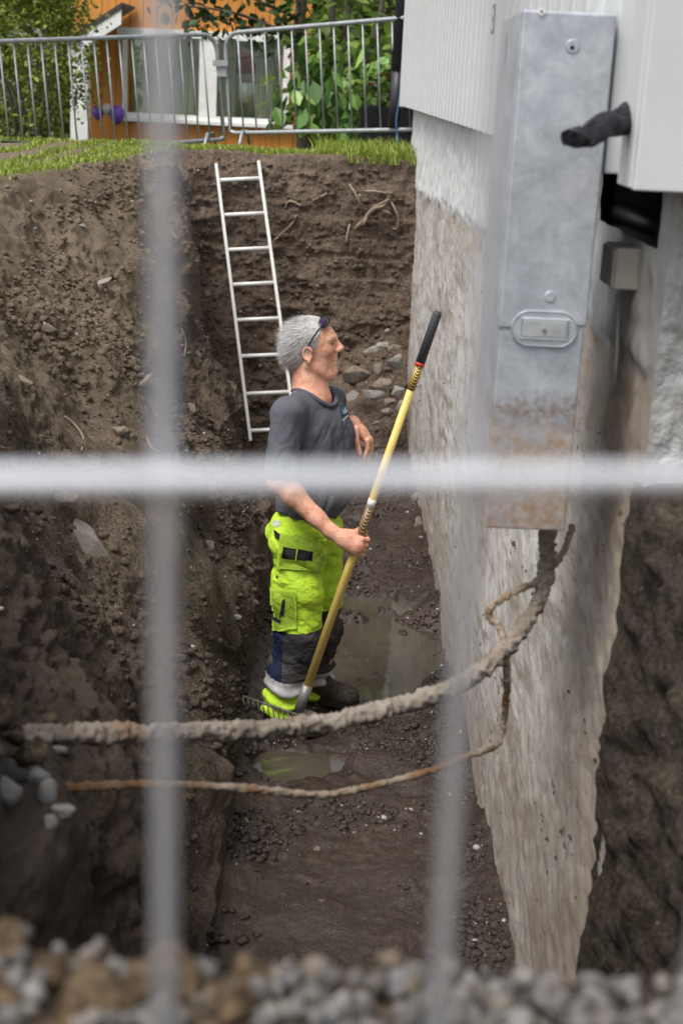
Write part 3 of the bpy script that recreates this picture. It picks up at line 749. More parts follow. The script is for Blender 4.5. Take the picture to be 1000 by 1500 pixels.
# ---------------------------------------------------------------- crowd barriers
M_zinc = simple('zinc_tube', [(.3, (.27, .29, .30)), (.7, (.42, .44, .45))], 20, .5, 80, .1, .002, .45)
def barrier(label, TL, TR, BR, BL, tops, nbar_extra, feet):
    o = thing('crowd_barrier', label, 'barrier', feet[0], group='crowd barriers behind the trench')
    def q(s, t): return TL.lerp(TR, s).lerp(BL.lerp(BR, s), t)
    L = (TR - TL).length; H = (BL - TL).length; r = .14
    path = []
    for (cx, cy, a0) in ((1 - r / L, r / H, -90), (1 - r / L * .5, 1 - .03, 0), (r / L * .5, 1 - .03, 90), (r / L, r / H, 180)):
        if a0 in (-90, 180):
            for k in range(7):
                an = R_(a0 + 15 * k); path.append(q(cx + r / L * math.cos(an), cy + r / H * math.sin(an)))
        else:
            for k in range(7):
                an = R_(a0 + 15 * k); path.append(q(cx + r * .5 / L * math.cos(an), cy + .03 * math.sin(an)))
    path.append(path[0])
    wp('frame', TB(path, .0185, 10, cap=False), M_zinc, o, True)
    for s, s2 in tops:
        wp('bar', TB([q(s, .015), q(s2, .985)], .0075, 6), M_zinc, o, True)
    for f in feet:
        w_ = Vector((.02, .30, 0))
        p0, p1 = f + Vector((0, 0, .12)), f
        wp('foot', TB([p1 - w_, p0 - w_ * .5, p0 + w_ * .5, p1 + w_], .015, 8), M_zinc, o, True)
    return o, q
# left panel leans; its far end meets the right panel
TL, TR = P(-160, 66, Y=10.6), P(316, 50, Y=12.75)
BL, BR = P(-140, 238, Y=10.6), P(328, 204, Y=12.75)
bl, q1 = barrier('leaning steel crowd barrier in front of the leafy bush', TL, TR, BR, BL, [(.05 + .9 * k / 22, .05 + .9 * k / 22) for k in range(23)], 0, [BR + Vector((-.12, 0, -.08)), BL + Vector((.3, 0, -.1))])
TL, TR = P(329, 49, Y=12.75), P(800, 8, Y=11.3)
BL, BR = P(338, 195, Y=12.75), P(800, 186, Y=11.3)
brr, q2 = barrier('upright steel crowd barrier beside the white house', TL, TR, BR, BL, [(.046 + .92 * k / 20, .046 + .92 * k / 20) for k in range(21)], 0, [BL + Vector((.12, 0, -.10)), BR + Vector((-.3, 0, -.12))])
bm = bmesh.new(); quadbox(bm, [P(312, 88, Y=12.70), P(334, 88, Y=12.70), P(334, 97, Y=12.70), P(312, 97, Y=12.70)], .03); wp('coupling', bm, M_zinc, brr)
bm = bmesh.new(); quadbox(bm, [P(318, 98, Y=12.72), P(332, 98, Y=12.72), P(332, 112, Y=12.72), P(318, 112, Y=12.72)], .02); wp('coupling_plate', bm, M_greyplate, brr)
M_blue = plain('blue_rope', (.05, .12, .25), .8)
tag(part('blue_rope', TB(smooth_path([P(588, 120, Y=11.8), P(584, 150, Y=11.8), P(580, 180, Y=11.8), P(582, 200, Y=11.8), P(580, 212, Y=11.75)], 5), .008, 6), M_blue, None, True), 'thin blue rope dangling beside the dark downpipe', 'rope')

# ---------------------------------------------------------------- mesh fence panel just in front of the camera
M_wire = simple('galvanised_wire', [(.3, (.60, .625, .665)), (.7, (.70, .725, .765))], 60, .5, 200, .1, .001, .25)
FY, FT = .455, .20                       # panel line Y = FY + FT * X
def fence_hit(u, v_):
    d = ray(u, v_); k = FY / (d.y - FT * d.x); return CAM + d * k
fa, fb = fence_hit(240, 720), fence_hit(690, 720)
fr = math.atan(FT); fdir = Vector((math.cos(fr), math.sin(fr), 0))
pitch_w = (fb - fa).length; zh = fence_hit(500, 691).z
s_a = Vector((fa.x, fa.y, 0)).dot(fdir)
org = Vector((0, FY, 0)); org = org + fdir * (s_a - org.dot(fdir))
nl, nr_ = 16, 17
fence = thing('mesh_fence_panel', 'galvanised wire mesh fence panel standing in front of the trench', 'fence', (org.x, org.y, 1.99), fr)
x0, x1 = -nl * pitch_w - .04, nr_ * pitch_w + .04
# tilt of the panel: its wires lean a little to the left
lean = -.012
def fz(x, z): return Vector((x + lean * (z - (zh - 1.99)), 0, z))
for k in range(-nl, nr_ + 1):
    part('vertical_wire', TB([fz(k * pitch_w, .03), fz(k * pitch_w, 1.95)], .0035, 8), M_wire, fence, True)
hz0 = zh - 1.99
zz = [hz0 - .3, hz0, hz0 + .3, hz0 + .6, hz0 + .9, hz0 + 1.2]
for z_ in [q for q in zz if .06 < q < 1.92]:
    o_ = part('horizontal_wire', TB([fz(x0, z_), fz(x1, z_)], .0041, 8), M_wire, fence, True); o_.location = (0, -.008, 0)
fpath = [fz(x0, .0), fz(x1, .0), fz(x1, 1.98), fz(x0, 1.98), fz(x0, .0)]
for a_, b_ in zip(fpath, fpath[1:]): part('frame_tube', TB([a_, b_], .019, 12), M_wire, fence, True)
M_conc = plain('concrete_block', (.32, .31, .29), .9)
for x_, n_ in ((x0, 1), (x1, 1)):
    fbk = thing('fence_foot', 'concrete foot block holding the %s end of the mesh fence' % ('far left' if x_ < 0 else 'house side'), 'block', org + fdir * x_ + Vector((0, 0, 1.955)), fr)
    part('block', B(-.11, .11, -.33, .33, 0, .12), M_conc, fbk, bevel=.02)
#PART3
# ================================================================== PART 3: the man, his rake, stones, roots
class Field:
    """signed distance on a grid, meshed by surface nets"""
    def __init__(s, lo, hi, h):
        s.lo = np.array(lo, float); s.h = h; s.n = np.ceil((np.array(hi) - s.lo) / h).astype(int) + 1
        s.f = np.full(s.n, .2, np.float32)
    def region(s, lo, hi):
        a = np.clip(((np.array(lo) - s.lo) / s.h).astype(int), 0, s.n - 1); b = np.clip(((np.array(hi) - s.lo) / s.h).astype(int) + 2, 1, s.n)
        sl = tuple(slice(i, j) for i, j in zip(a, b))
        g = [s.lo[k] + s.h * np.arange(a[k], b[k]) for k in range(3)]
        return sl, np.stack(np.meshgrid(*g, indexing='ij'), -1)
    def put(s, sl, d, k, sub=False):
        a = s.f[sl]
        if sub: a, d = -a, d
        if k <= 0: r = np.minimum(a, d)
        else:
            h = np.clip(.5 + .5 * (d - a) / k, 0, 1); r = d * (1 - h) + a * h - k * h * (1 - h)
        s.f[sl] = -r if sub else r
    def cone(s, a, b, ra, rb, k=.02, sub=False, flat=None):
        a, b = np.array(a[:]), np.array(b[:]); m_ = max(ra, rb) + .05
        sl, p = s.region(np.minimum(a, b) - m_, np.maximum(a, b) + m_)
        ab = b - a; t = np.clip(((p - a) @ ab) / (ab @ ab + 1e-12), 0, 1)
        q = p - (a + t[..., None] * ab)
        if flat is not None:
            n_, sc = flat; n_ = np.array(n_[:]); q = q + n_ * ((q @ n_) * (sc - 1))[..., None]
        s.put(sl, np.linalg.norm(q, axis=-1) - (ra + (rb - ra) * t), k, sub); return s
    def ell(s, c, r, axes=None, k=.02, sub=False):
        c = np.array(c[:]); r = np.array(r); m_ = max(r) + .05
        sl, p = s.region(c - m_, c + m_); q = p - c
        if axes is not None: q = q @ np.array([list(ax) for ax in axes]).T
        k0 = np.linalg.norm(q / r, axis=-1); k1 = np.linalg.norm(q / (r * r), axis=-1)
        s.put(sl, k0 * (k0 - 1) / (k1 + 1e-9), k, sub); return s
    def mesh(s):
        f = s.f; ins = f < 0; n = f.shape
        cs = np.zeros([d - 1 for d in n], np.uint8)
        for dx in (0, 1):
            for dy in (0, 1):
                for dz in (0, 1): cs += ins[dx:n[0] - 1 + dx, dy:n[1] - 1 + dy, dz:n[2] - 1 + dz]
        act = np.argwhere((cs > 0) & (cs < 8)); vid = np.full(cs.shape, -1, np.int64); vid[tuple(act.T)] = np.arange(len(act))
        acc = np.zeros((len(act), 3)); cnt = np.zeros(len(act))
        cor = [(i, j, k) for i in (0, 1) for j in (0, 1) for k in (0, 1)]
        for i_, c0 in enumerate(cor):
            for c1 in cor[i_ + 1:]:
                if sum(abs(x - y) for x, y in zip(c0, c1)) != 1: continue
                f0 = f[tuple((act + c0).T)]; f1 = f[tuple((act + c1).T)]; mk = (f0 < 0) != (f1 < 0)
                t = np.where(mk, f0 / (f0 - f1 + 1e-12), 0)[:, None]
                acc += np.where(mk[:, None], np.array(c0) + t * (np.array(c1) - np.array(c0)), 0); cnt += mk
        V = s.lo + s.h * (act + acc / cnt[:, None]); Fq = []
        for ax in range(3):
            o1, o2 = [(1, 2), (2, 0), (0, 1)][ax]
            a = [slice(None)] * 3; b = [slice(None)] * 3; a[ax] = slice(0, n[ax] - 1); b[ax] = slice(1, n[ax])
            for d in (o1, o2): a[d] = slice(1, n[d] - 1); b[d] = slice(1, n[d] - 1)
            A_, B_ = ins[tuple(a)], ins[tuple(b)]
            e = np.argwhere(A_ != B_); fl = A_[tuple(e.T)]
            e = e + np.array([0 if d == ax else 1 for d in range(3)])
            u1 = np.zeros(3, int); u1[o1] = 1; u2 = np.zeros(3, int); u2[o2] = 1
            qv = np.stack([vid[tuple((e - u1 - u2).T)], vid[tuple((e - u2).T)], vid[tuple(e.T)], vid[tuple((e - u1).T)]], -1)
            qv[~fl] = qv[~fl][:, ::-1]; Fq.append(qv)
        return V, np.concatenate(Fq)

MY = 5.71
def M(u, v_, dy=0): return P(u, v_, Y=MY + dy)
yaw = R_(24)
FW, RT, UP = Vector((math.cos(yaw), -math.sin(yaw), 0)), Vector((-math.sin(yaw), -math.cos(yaw), 0)), Vector((0, 0, 1))
AX = (FW, RT, UP)
foot_z = floor_z(P(440, 1050, Y=5.7).x, 5.7)
man = thing('person', 'man in dark grey T-shirt and lime work trousers holding a yellow-handled rake', 'person', Vector((M(440, 900).x, MY, foot_z)))
# --- landmarks
pel, wai, che = M(450, 775), M(453, 715), M(451, 640)
nkb, hd = M(457, 575), M(457, 511)
shR, elR, wrR = M(421, 608, -.175), M(408, 706, -.245), M(484, 778, -.315)
shL, elL, wrL = M(485, 590, .17), M(474, 672, .26), M(517, 619, .10)
# head frame: turned to the right, a touch towards the camera
hy = R_(5); HF = Vector((math.cos(hy), -math.sin(hy), .03)).normalized(); HR = Vector((-math.sin(hy), -math.cos(hy), 0)); HU = HR.cross(HF).normalized()
if HU.z < 0: HU = -HU
S_H = .97
def H(x, y, z): return hd + (HF * x + HR * y + HU * z) * S_H
HAX = (HF, HR, HU)
# shaft of the rake in the right hand
sh_t, sh_b = P(641, 457, Y=5.42), P(441, 1032, Y=5.37)
sdir = (sh_t - sh_b).normalized()
def shaft_at(v_):
    lo, hi = 0., 1.
    for _ in range(40):
        mid = (lo + hi) / 2; p = sh_b.lerp(sh_t, mid) - CAM
        if 750 + F_PX * (-(p.dot(cu_)) / p.dot(V_F)) > v_: lo = mid
        else: hi = mid
    return sh_b.lerp(sh_t, lo)
hand = shaft_at(797); view_n = (CAM - hand).normalized(); view_n = (view_n - sdir * view_n.dot(sdir)).normalized()
qd = sdir.cross(view_n); qd = qd if qd.x > 0 else -qd

fld = Field((-.45, 5.2, -.05), (.30, 6.1, 1.90), .0036)
E = lambda c, r, k=.03, ax=AX, sub=False: fld.ell(c, [q for q in r], ax, k, sub)
# trunk, hips and legs (inside the clothes)
E(che, (.088, .14, .17), .05); E(wai, (.095, .13, .14), .06); E(pel, (.115, .155, .11), .06)
hipR, knR, anR = M(436, 805, -.10), M(437, 925, -.12), M(416, 1038, -.12)
hipL, knL, anL = M(470, 800, .10), M(480, 915, .12), M(462, 1015, .12)
fld.cone(hipR, knR, .08, .055, .03); fld.cone(knR, anR, .055, .04, .03); fld.cone(hipL, knL, .08, .055, .03); fld.cone(knL, anL, .055, .04, .03)
fld.cone(shR, shL, .06, .06, .05)
# arms
def arm(sh, el, wr, fl):
    fld.cone(sh, el, .052, .043, .03)
    mid = el.lerp(wr, .28); bulge = mid + Vector((0, 0, .004))
    fld.cone(el, bulge, .042, .045, .025); fld.cone(bulge, el.lerp(wr, .75), .045, .034, .025); fld.cone(el.lerp(wr, .72), wr, .034, .028, .02)
arm(shR, elR, wrR, None); arm(shL, elL, wrL, None)
# right hand closed on the shaft
kn0 = hand + view_n * .030 + qd * .004
palm = wrR.lerp(kn0, .58)
fld.cone(wrR, palm, .028, .034, .02, flat=(view_n, 1.25)); fld.cone(palm, kn0 - qd * .006, .036, .036, .02, flat=(view_n, 1.45))
for i_ in range(4):
    o_ = sdir * (.034 - .0215 * i_) * 1.0; rr = (.0102, .0105, .0098, .0086)[i_]
    k0 = hand + o_ + view_n * .031 + qd * (.012 - .002 * i_); k1 = hand + o_ + view_n * .014 + qd * .034; k2 = hand + o_ - view_n * .016 + qd * .029; k3 = hand + o_ - view_n * .027 - qd * .006
    fld.cone(palm + o_ * .7, k0, .013, rr + .0015, .008); fld.cone(k0, k1, rr + .001, rr, .004); fld.cone(k1, k2, rr, rr - .001, .004); fld.cone(k2, k3, rr - .001, rr - .002, .003)
th = [palm + sdir * .028 - qd * .012, hand + sdir * .046 + view_n * .012 - qd * .022, hand + sdir * .060 - view_n * .020 - qd * .006, hand + sdir * .050 - view_n * .026 + qd * .018]
for a_, b_, r0, r1 in zip(th, th[1:], (.016, .0125, .011), (.0125, .011, .009)): fld.cone(a_, b_, r0, r1, .006)
# left hand, relaxed in front of the chest
kL = M(538, 643, .08); hl = wrL.lerp(kL, .55)
bk = (kL - wrL).normalized(); sideL = Vector((0, 1, 0)); 
fld.cone(wrL, hl, .027, .034, .02, flat=(bk.cross(sideL).normalized(), 1.35)); fld.cone(hl, kL, .034, .030, .02, flat=(bk.cross(sideL).normalized(), 1.5))
for i_, (du, dv, dy_) in enumerate(((-2, 30, -.028), (1, 36, -.008), (3, 33, .012), (2, 26, .030))):
    k0 = kL + Vector((0, dy_, .002 * i_)); k1 = M(538 + du + 3, 643 + dv * .45, .08 + dy_); k2 = M(534 + du, 643 + dv, .08 + dy_)
    fld.cone(k0, k1, .0105, .0095, .005); fld.cone(k1, k2, .0095, .0078, .003)
tl = [M(521, 628, .05), M(522, 646, .035), M(527, 664, .03)]
fld.cone(tl[0], tl[1], .015, .012, .008); fld.cone(tl[1], tl[2], .012, .0095, .004)
# neck and head
fld.cone(nkb - UP * .03, H(-.026, 0, -.055), .084, .056, .03)
fld.cone(nkb + FW * .035 - UP * .02, H(.010, 0, -.085), .032, .027, .025)
fld.cone(shR.lerp(nkb, .45), nkb - UP * .03, .04, .045, .04); fld.cone(shL.lerp(nkb, .45), nkb - UP * .03, .04, .045, .04)
hE = lambda c, r, k, sub=False: fld.ell(H(*c), [q * S_H for q in r], HAX, k, sub)
hC = lambda a_, b_, ra, rb, k, sub=False: fld.cone(H(*a_), H(*b_), ra, rb, k, sub)
hE((-.012, 0, .042), (.100, .077, .088), .01); hE((.032, 0, .028), (.066, .066, .075), .03)
hE((.044, 0, -.042), (.058, .058, .072), .03); hE((.086, 0, -.098), (.020, .026, .020), .022)
for s_ in (-1, 1):
    hC((-.002, s_ * .055, -.058), (.070, s_ * .024, -.104), .019, .017, .020)
    hC((.092, s_ * .010, .050), (.074, s_ * .046, .050), .010, .009, .015)
    hE((.062, s_ * .044, .004), (.024, .019, .022), .02)
    hE((.096, s_ * .036, .034), (.013, .017, .0085), .008, sub=True)
    hE((.077, s_ * .034, .032), (.0125, .0125, .0105), .004)
    hE((.107, s_ * .012, -.001), (.012, .010, .009), .008)
    hE((-.008, s_ * .077, -.014), (.020, .009, .034), .006); hE((-.002, s_ * .087, -.008), (.011, .006, .020), .003, sub=True)
    arc = [(-.008 + .019 * math.cos(R_(a_)), s_ * .086, -.006 + .026 * math.sin(R_(a_))) for a_ in range(20, 271, 25)]
    for e0, e1 in zip(arc, arc[1:]): hC(e0, e1, .0042, .0042, .003)
    hE((-.004, s_ * .084, -.040), (.009, .006, .010), .004)
    hE((.085, s_ * .044, -.045), (.007, .012, .022), .02, sub=True)
hC((.092, 0, .048), (.119, 0, .010), .009, .0125, .012); hE((.121, 0, .007), (.012, .0135, .010), .008)
hC((.092, 0, -.012), (.094, 0, -.034), .012, .011, .012); hC((.096, -.018, -.040), (.096, .018, -.040), .0055, .0055, .006); hC((.101, -.008, -.037), (.101, .008, -.037), .0065, .0065, .005)
hC((.096, -.015, -.053), (.096, .015, -.053), .0075, .0075, .006); hC((.088, 0, -.06), (.090, 0, -.09), .018, .018, .012); hC((.105, 0, -.0455), (.088, .033, -.0485), .0034, .0026, .0015, True); hC((.105, 0, -.0455), (.088, -.033, -.0485), .0034, .0026, .0015, True)
hE((.112, 0, -.068), (.008, .018, .006), .008, sub=True)
for z_ in (.072, .084, .096): hC((.098 - (z_ - .05) * .55, -.04, z_), (.098 - (z_ - .05) * .55, .04, z_), .002, .002, .002, True)
hC((.097, .022, -.006), (.084, .037, -.040), .0034, .0028, .003, True); hC((.097, -.022, -.006), (.084, -.037, -.040), .0034, .0028, .003, True)
def skin_mat():
    mt, nt, b = new_mat('weathered_skin'); v = coords(nt)
    c = ramp(nt, noise(nt, v, 22, 5, .6), [(.3, (.58, .255, .16)), (.5, (.73, .375, .25)), (.72, (.84, .49, .355))])
    nt.links.new(c, b.inputs['Base Color']); b.inputs['Roughness'].default_value = .58
    c = mixc(nt, ramp(nt, noise(nt, v, 48, 7, .7, .5), [(.50, (0, 0, 0)), (.70, (.55, .55, .55))]), c, (.42, .15, .10)); nt.links.new(c, b.inputs['Base Color'])
    p_ = bump(nt, b, noise(nt, coords(nt, (.6, 1, 1.5)), 75, 5, .65, .6), .55, .005); bump(nt, b, noise(nt, v, 220, 4), .4, .002, p_); return mt
M_skin = skin_mat()
def world_mesh(name, V, Fq, mat, parent, smooth=True):
    mi = np.array(chain(parent).inverted()); V = V @ mi[:3, :3].T + mi[:3, 3]
    return from_np(name, V, Fq, mat, parent, smooth)
V_b, F_b = fld.mesh()
body = world_mesh('body', V_b, F_b, M_skin, man)
# eyes
M_eye = plain('eye_dark', (.03, .025, .022), .2)
for s_ in (-1, 1):
    bm = bmesh.new(); bmesh.ops.create_uvsphere(bm, u_segments=10, v_segments=8, radius=.0065, matrix=Matrix.Translation(H(.0862, s_ * .0392, .0315)) @ Matrix.Diagonal((1, 1, .45, 1))); wp('eye', bm, M_eye, body, True)
M_brow = plain('grey_brow', (.34, .30, .27), .8)
for s_ in (-1, 1): wp('eyebrow', TB([H(.0985, s_ * .014, .0535), H(.094, s_ * .030, .0575), H(.083, s_ * .047, .0545)], [.0028, .0038, .0022], 6), M_brow, body, True)
# --- hair: short grey cap with loose strands
hf = Field(H(-.02, 0, .02) - Vector((.16, .16, .17)), H(-.02, 0, .02) + Vector((.16, .16, .15)), .0036)
sl, p = hf.region(hf.lo, hf.lo + hf.n * hf.h)
q = (p - np.array(hd[:])) @ np.array([list(a_) for a_ in HAX]).T / S_H
def ells(q, c, r):
    k = (q - np.array(c)) / np.array(r); k0 = np.linalg.norm(k, axis=-1); return (k0 - 1) * min(r)
d = ells(q, (-.016, 0, .042), (.108, .086, .097))
d = np.minimum(d, ells(q, (-.055, 0, -.005), (.066, .076, .085)))
d = d + .003 * fbm(q * np.array([.5, 1.6, .5]), 60, 2, seed=601) + .003 * fbm(q, 18, 2, seed=602)
hx = np.interp(q[..., 2], [-.10, -.055, -.02, .012, .02, .035, .06, .10, .14], [-.05, -.035, -.025, .012, .030, .034, .036, .046, .03]) + .004 * fbm(q, 70, 2, seed=603)
ear = np.sqrt(((q[..., 0] + .006) / .024) ** 2 + ((q[..., 2] + .018) / .036) ** 2) - 1
d = np.maximum(d, (q[..., 0] - hx) * .7); d = np.maximum(d, -ear * .02 * (np.abs(q[..., 1]) > .05) - (np.abs(q[..., 1]) <= .05) * .1); d = np.maximum(d, (-.088 - q[..., 2]))
hf.f[...] = d.astype(np.float32)
hf.f[[0, -1]] = .1; hf.f[:, [0, -1]] = .1; hf.f[:, :, [0, -1]] = .1
M_hair = simple('grey_hair', [(.3, (.30, .285, .275)), (.5, (.44, .425, .415)), (.7, (.60, .585, .57))], 34, .6, 220, .5, .002, vscale=(.5, 1, .25))
V_h, F_h = hf.mesh(); hair = world_mesh('hair', V_h, F_h, M_hair, man)
n = 12000; ii = rng.integers(0, len(V_h), n); base_p = V_h[ii]
qq = (base_p - np.array(hd[:])) @ np.array([list(a_) for a_ in HAX]).T
out = base_p - np.array(H(-.02, 0, .03)[:]); out /= np.linalg.norm(out, axis=1, keepdims=True)
back = -np.array(HF[:]) * .9 - np.array(HU[:]) * .45
dirs = out * .22 + back[None] + .22 * rng.normal(size=(n, 3)); dirs /= np.linalg.norm(dirs, axis=1, keepdims=True)
wd = np.cross(dirs, out); wd /= np.linalg.norm(wd, axis=1, keepdims=True) + 1e-9
Ln = (.016 + .026 * rng.random((n, 1))); a0 = base_p - out * .002
SV = np.stack([a0 - wd * .0009, a0 + wd * .0009, a0 + dirs * Ln + out * .003], 1).reshape(-1, 3)
M_strand, nt, b = new_mat('grey_hair_strands'); gg = nt.nodes.new('ShaderNodeNewGeometry'); nt.links.new(ramp(nt, gg.outputs['Random Per Island'], [(0, (.16, .15, .145)), (.4, (.40, .385, .375)), (1, (.80, .785, .77))]), b.inputs['Base Color']); b.inputs['Roughness'].default_value = .45
so = world_mesh('hair_strands', SV, np.arange(3 * n).reshape(-1, 3), M_strand, hair, False); so['kind'] = 'stuff'
# --- sunglasses pushed up on the hair
M_frame = plain('glossy_black_frame', (.012, .012, .02), .2); M_lens = plain('purple_lens', (.03, .012, .055), .08)
gl = thing('sunglasses', 'dark sunglasses pushed up on the grey-haired head', 'sunglasses', H(.05, 0, .1))
for s_ in (-1, 1):
    pts = [H(-.010, s_ * .086, .022), H(.012, s_ * .090, .058), H(.034, s_ * .086, .092), H(.050, s_ * .070, .112)]
    wp('temple_arm', TB(smooth_path(pts, 5), [.0028 + .0016 * k / 15 for k in range(16)], 6), M_frame, gl, True)
    c = H(.052, s_ * .040, .118); bm = bmesh.new()
    nrm = (HF * .55 + HU * .75 + HR * s_ * .45).normalized(); tx = nrm.cross(HF.cross(HU)).normalized(); ty = nrm.cross(tx)
    bmesh.ops.create_uvsphere(bm, u_segments=16, v_segments=8, radius=1)
    Mx = Matrix((tx * .019, ty * .033, nrm * .008)).transposed().to_4x4(); Mx.translation = c
    bm.transform(Mx); ln = wp('lens', bm, M_lens, gl, True)
    ring = [c + tx * .0195 * math.cos(k * .314) + ty * .0335 * math.sin(k * .314) for k in range(21)]
    wp('lens_rim', TB(ring, .0018, 5, cap=False), M_frame, ln, True)
wp('bridge', TB([H(.060, -.010, .124), H(.064, 0, .126), H(.060, .010, .124)], .0026, 6), M_frame, gl, True)

def cloth(name, stops, scale, dirt, dfac, wr=.5):
    mt, nt, b = new_mat(name); v = coords(nt)
    c = ramp(nt, noise(nt, v, scale, 7, .6), stops)
    c = mixc(nt, ramp(nt, noise(nt, v, 9, 9, .75, .6), [(.54, (0, 0, 0)), (.68, (dfac,) * 3)]), c, dirt)
    nt.links.new(c, b.inputs['Base Color']); b.inputs['Roughness'].default_value = .85; b.inputs['Specular IOR Level'].default_value = .2
    w = noise(nt, coords(nt, (1, 1, 1.6)), 15, 3, .5, .9); p_ = bump(nt, b, w, wr, .022)
    p_ = bump(nt, b, noise(nt, v, 45, 3, .6, .5), wr * .7, .005, p_); bump(nt, b, noise(nt, v, 300, 2), .25, .0012, p_); return mt
# --- T-shirt
ts = Field((-.42, 5.25, .80), (.28, 6.1, 1.62), .0041)
T = lambda c, r, k=.04: ts.ell(c, r, AX, k)
T(che + UP * .01, (.120, .175, .19), .03); T(M(458, 690), (.132, .165, .17), .06); T(M(452, 735), (.138, .172, .105), .06)
T(M(468, 640, -.01), (.11, .14, .15), .05); T(M(482, 655, .05), (.10, .12, .13), .05); T(M(480, 618, .03), (.085, .11, .10), .05); T(M(478, 725, -.01), (.10, .12, .085), .05)
ts.cone(shR.lerp(nkb, .1), nkb - UP * .028, .062, .056, .05); ts.cone(shL.lerp(nkb, .1), nkb - UP * .028, .062, .056, .05)
ts.cone(shR, shR.lerp(elR, .80), .066, .074, .04); ts.cone(shL, shL.lerp(elL, .75), .064, .072, .04)
slv = (shR - elR).normalized()
sl, p = ts.region(ts.lo, ts.lo + ts.n * ts.h)
nb_ = np.abs(ts.f[sl]) < .03; pb_ = p[nb_]
fold = .020 * fbm(pb_ @ np.array([[.9, .2, -.5], [0, 1, 0], [.5, 0, .8]]).T * np.array([1, 1, .45]), 9, 3, .5, seed=611, ridged=True)
ts.f[sl][nb_] += (fold * np.clip((nkb.z - pb_[..., 2]) * 6, .15, 1)).astype(np.float32)
# hem, sleeve ends and neck opening
hemz = M(452, 752).z
ts.f[sl] = np.maximum(ts.f[sl], (hemz + .012 * np.sin(p[..., 0] * 21) - .10 * (p[..., 0] - M(452, 752).x) - p[..., 2]))
nqc = nkb + FW * .012
cring = []
V_u, F_u = ts.mesh(); bv_u = BVHTree.FromPolygons([tuple(c) for c in V_u], [tuple(f) for f in F_u])
for k in range(49):
    a_ = k * math.pi / 24; o_ = nqc + FW * math.cos(a_) * .090 + RT * math.sin(a_) * .084; h_ = bv_u.ray_cast(o_ + UP * .3, -UP)
    cring.append(h_[0] if h_[0] else o_)
zr = np.array([q_.z for q_ in cring]); zr = np.convolve(np.concatenate([zr[-9:-1], zr, zr[1:9]]), np.ones(9) / 9, 'same')[8:-8]
cring = [Vector((q_.x, q_.y, float(z_) + .004)) for q_, z_ in zip(cring, zr)]
nq = p - np.array(nqc[:]); el = np.sqrt(((nq @ np.array(FW[:])) / .086) ** 2 + ((nq @ np.array(RT[:])) / .080) ** 2)
ts.f[sl] = np.maximum(ts.f[sl], np.where(p[..., 2] > nkb.z - .10, (1 - el) * .08, -1).astype(np.float32))
M_shirt = cloth('grey_cotton', [(.3, (.075, .079, .098)), (.55, (.104, .108, .128)), (.75, (.135, .139, .158))], 7, (.10, .095, .09), .25, .22)
V_t, F_t = ts.mesh(); shirt = world_mesh('t_shirt', V_t, F_t, M_shirt, man)
bv_t = BVHTree.FromPolygons([tuple(c) for c in V_t], [tuple(f) for f in F_t])
bm = bmesh.new(); tube(bm, cring, .0095, 8, cap=False); wp('collar', bm, M_shirt, shirt, True)
# patches laid on cloth: grids cast along the view onto the surface
def patch(name, poly, bvh, mat, parent, off=.004, y0=4.2, n=14, thick=.003):
    """poly: four photo points; a sheet draped on the cloth, a little proud of it"""
    a_, b_, c_, d_ = [Vector((*q, 0)) for q in poly]; bm = bmesh.new(); g = []
    for i_ in range(n + 1):
        row = []
        for j_ in range(n + 1):
            px = a_.lerp(b_, i_ / n).lerp(d_.lerp(c_, i_ / n), j_ / n)
            h_ = bvh.ray_cast(CAM, ray(px.x, px.y).normalized())
            row.append(None if h_[0] is None else bm.verts.new(h_[0] + h_[1].normalized() * off * (1 if h_[1].dot(CAM - h_[0]) > 0 else -1)))
        g.append(row)
    for i_ in range(n):
        for j_ in range(n):
            q_ = (g[i_][j_], g[i_ + 1][j_], g[i_ + 1][j_ + 1], g[i_][j_ + 1])
            if all(q_) and max((q_[0].co - q_[2].co).length, (q_[1].co - q_[3].co).length) < .14: bm.faces.new(q_)
    todo = set(bm.faces); isl = []
    while todo:
        st_ = [todo.pop()]; cur = list(st_)
        while st_:
            for e_ in st_.pop().edges:
                for f_ in e_.link_faces:
                    if f_ in todo: todo.remove(f_); st_.append(f_); cur.append(f_)
        isl.append(cur)
    isl.sort(key=len)
    for cur in isl[:-1]: bmesh.ops.delete(bm, geom=cur, context='FACES')
    for v__ in [q__ for q__ in bm.verts if not q__.link_faces]: bm.verts.remove(v__)
    ext = bmesh.ops.solidify(bm, geom=list(bm.faces), thickness=-thick) if bm.faces else None
    return wp(name, bm, mat, parent, True)
M_logo = plain('logo_blue', (.03, .22, .42), .7); M_print = plain('white_print', (.7, .7, .7), .7)
lg = patch('chest_logo', [(499, 594), (508, 592), (510, 608), (499, 610)], bv_t, M_logo, shirt, .0012, n=6, thick=.0008)
for q_ in ([(500, 600), (501.5, 599.5), (504, 606), (502.5, 607)], [(503, 607), (504.2, 606), (505.5, 597), (504, 597.5)], [(505, 602), (508.5, 598), (509, 600), (506, 606)]):
    patch('logo_stroke', q_, bv_t, M_print, lg, .0026, n=3, thick=.0006)
patch('printed_line', [(501, 615), (509, 607.5), (510, 609.5), (502, 617)], bv_t, M_print, shirt, .0012, n=4, thick=.0006)

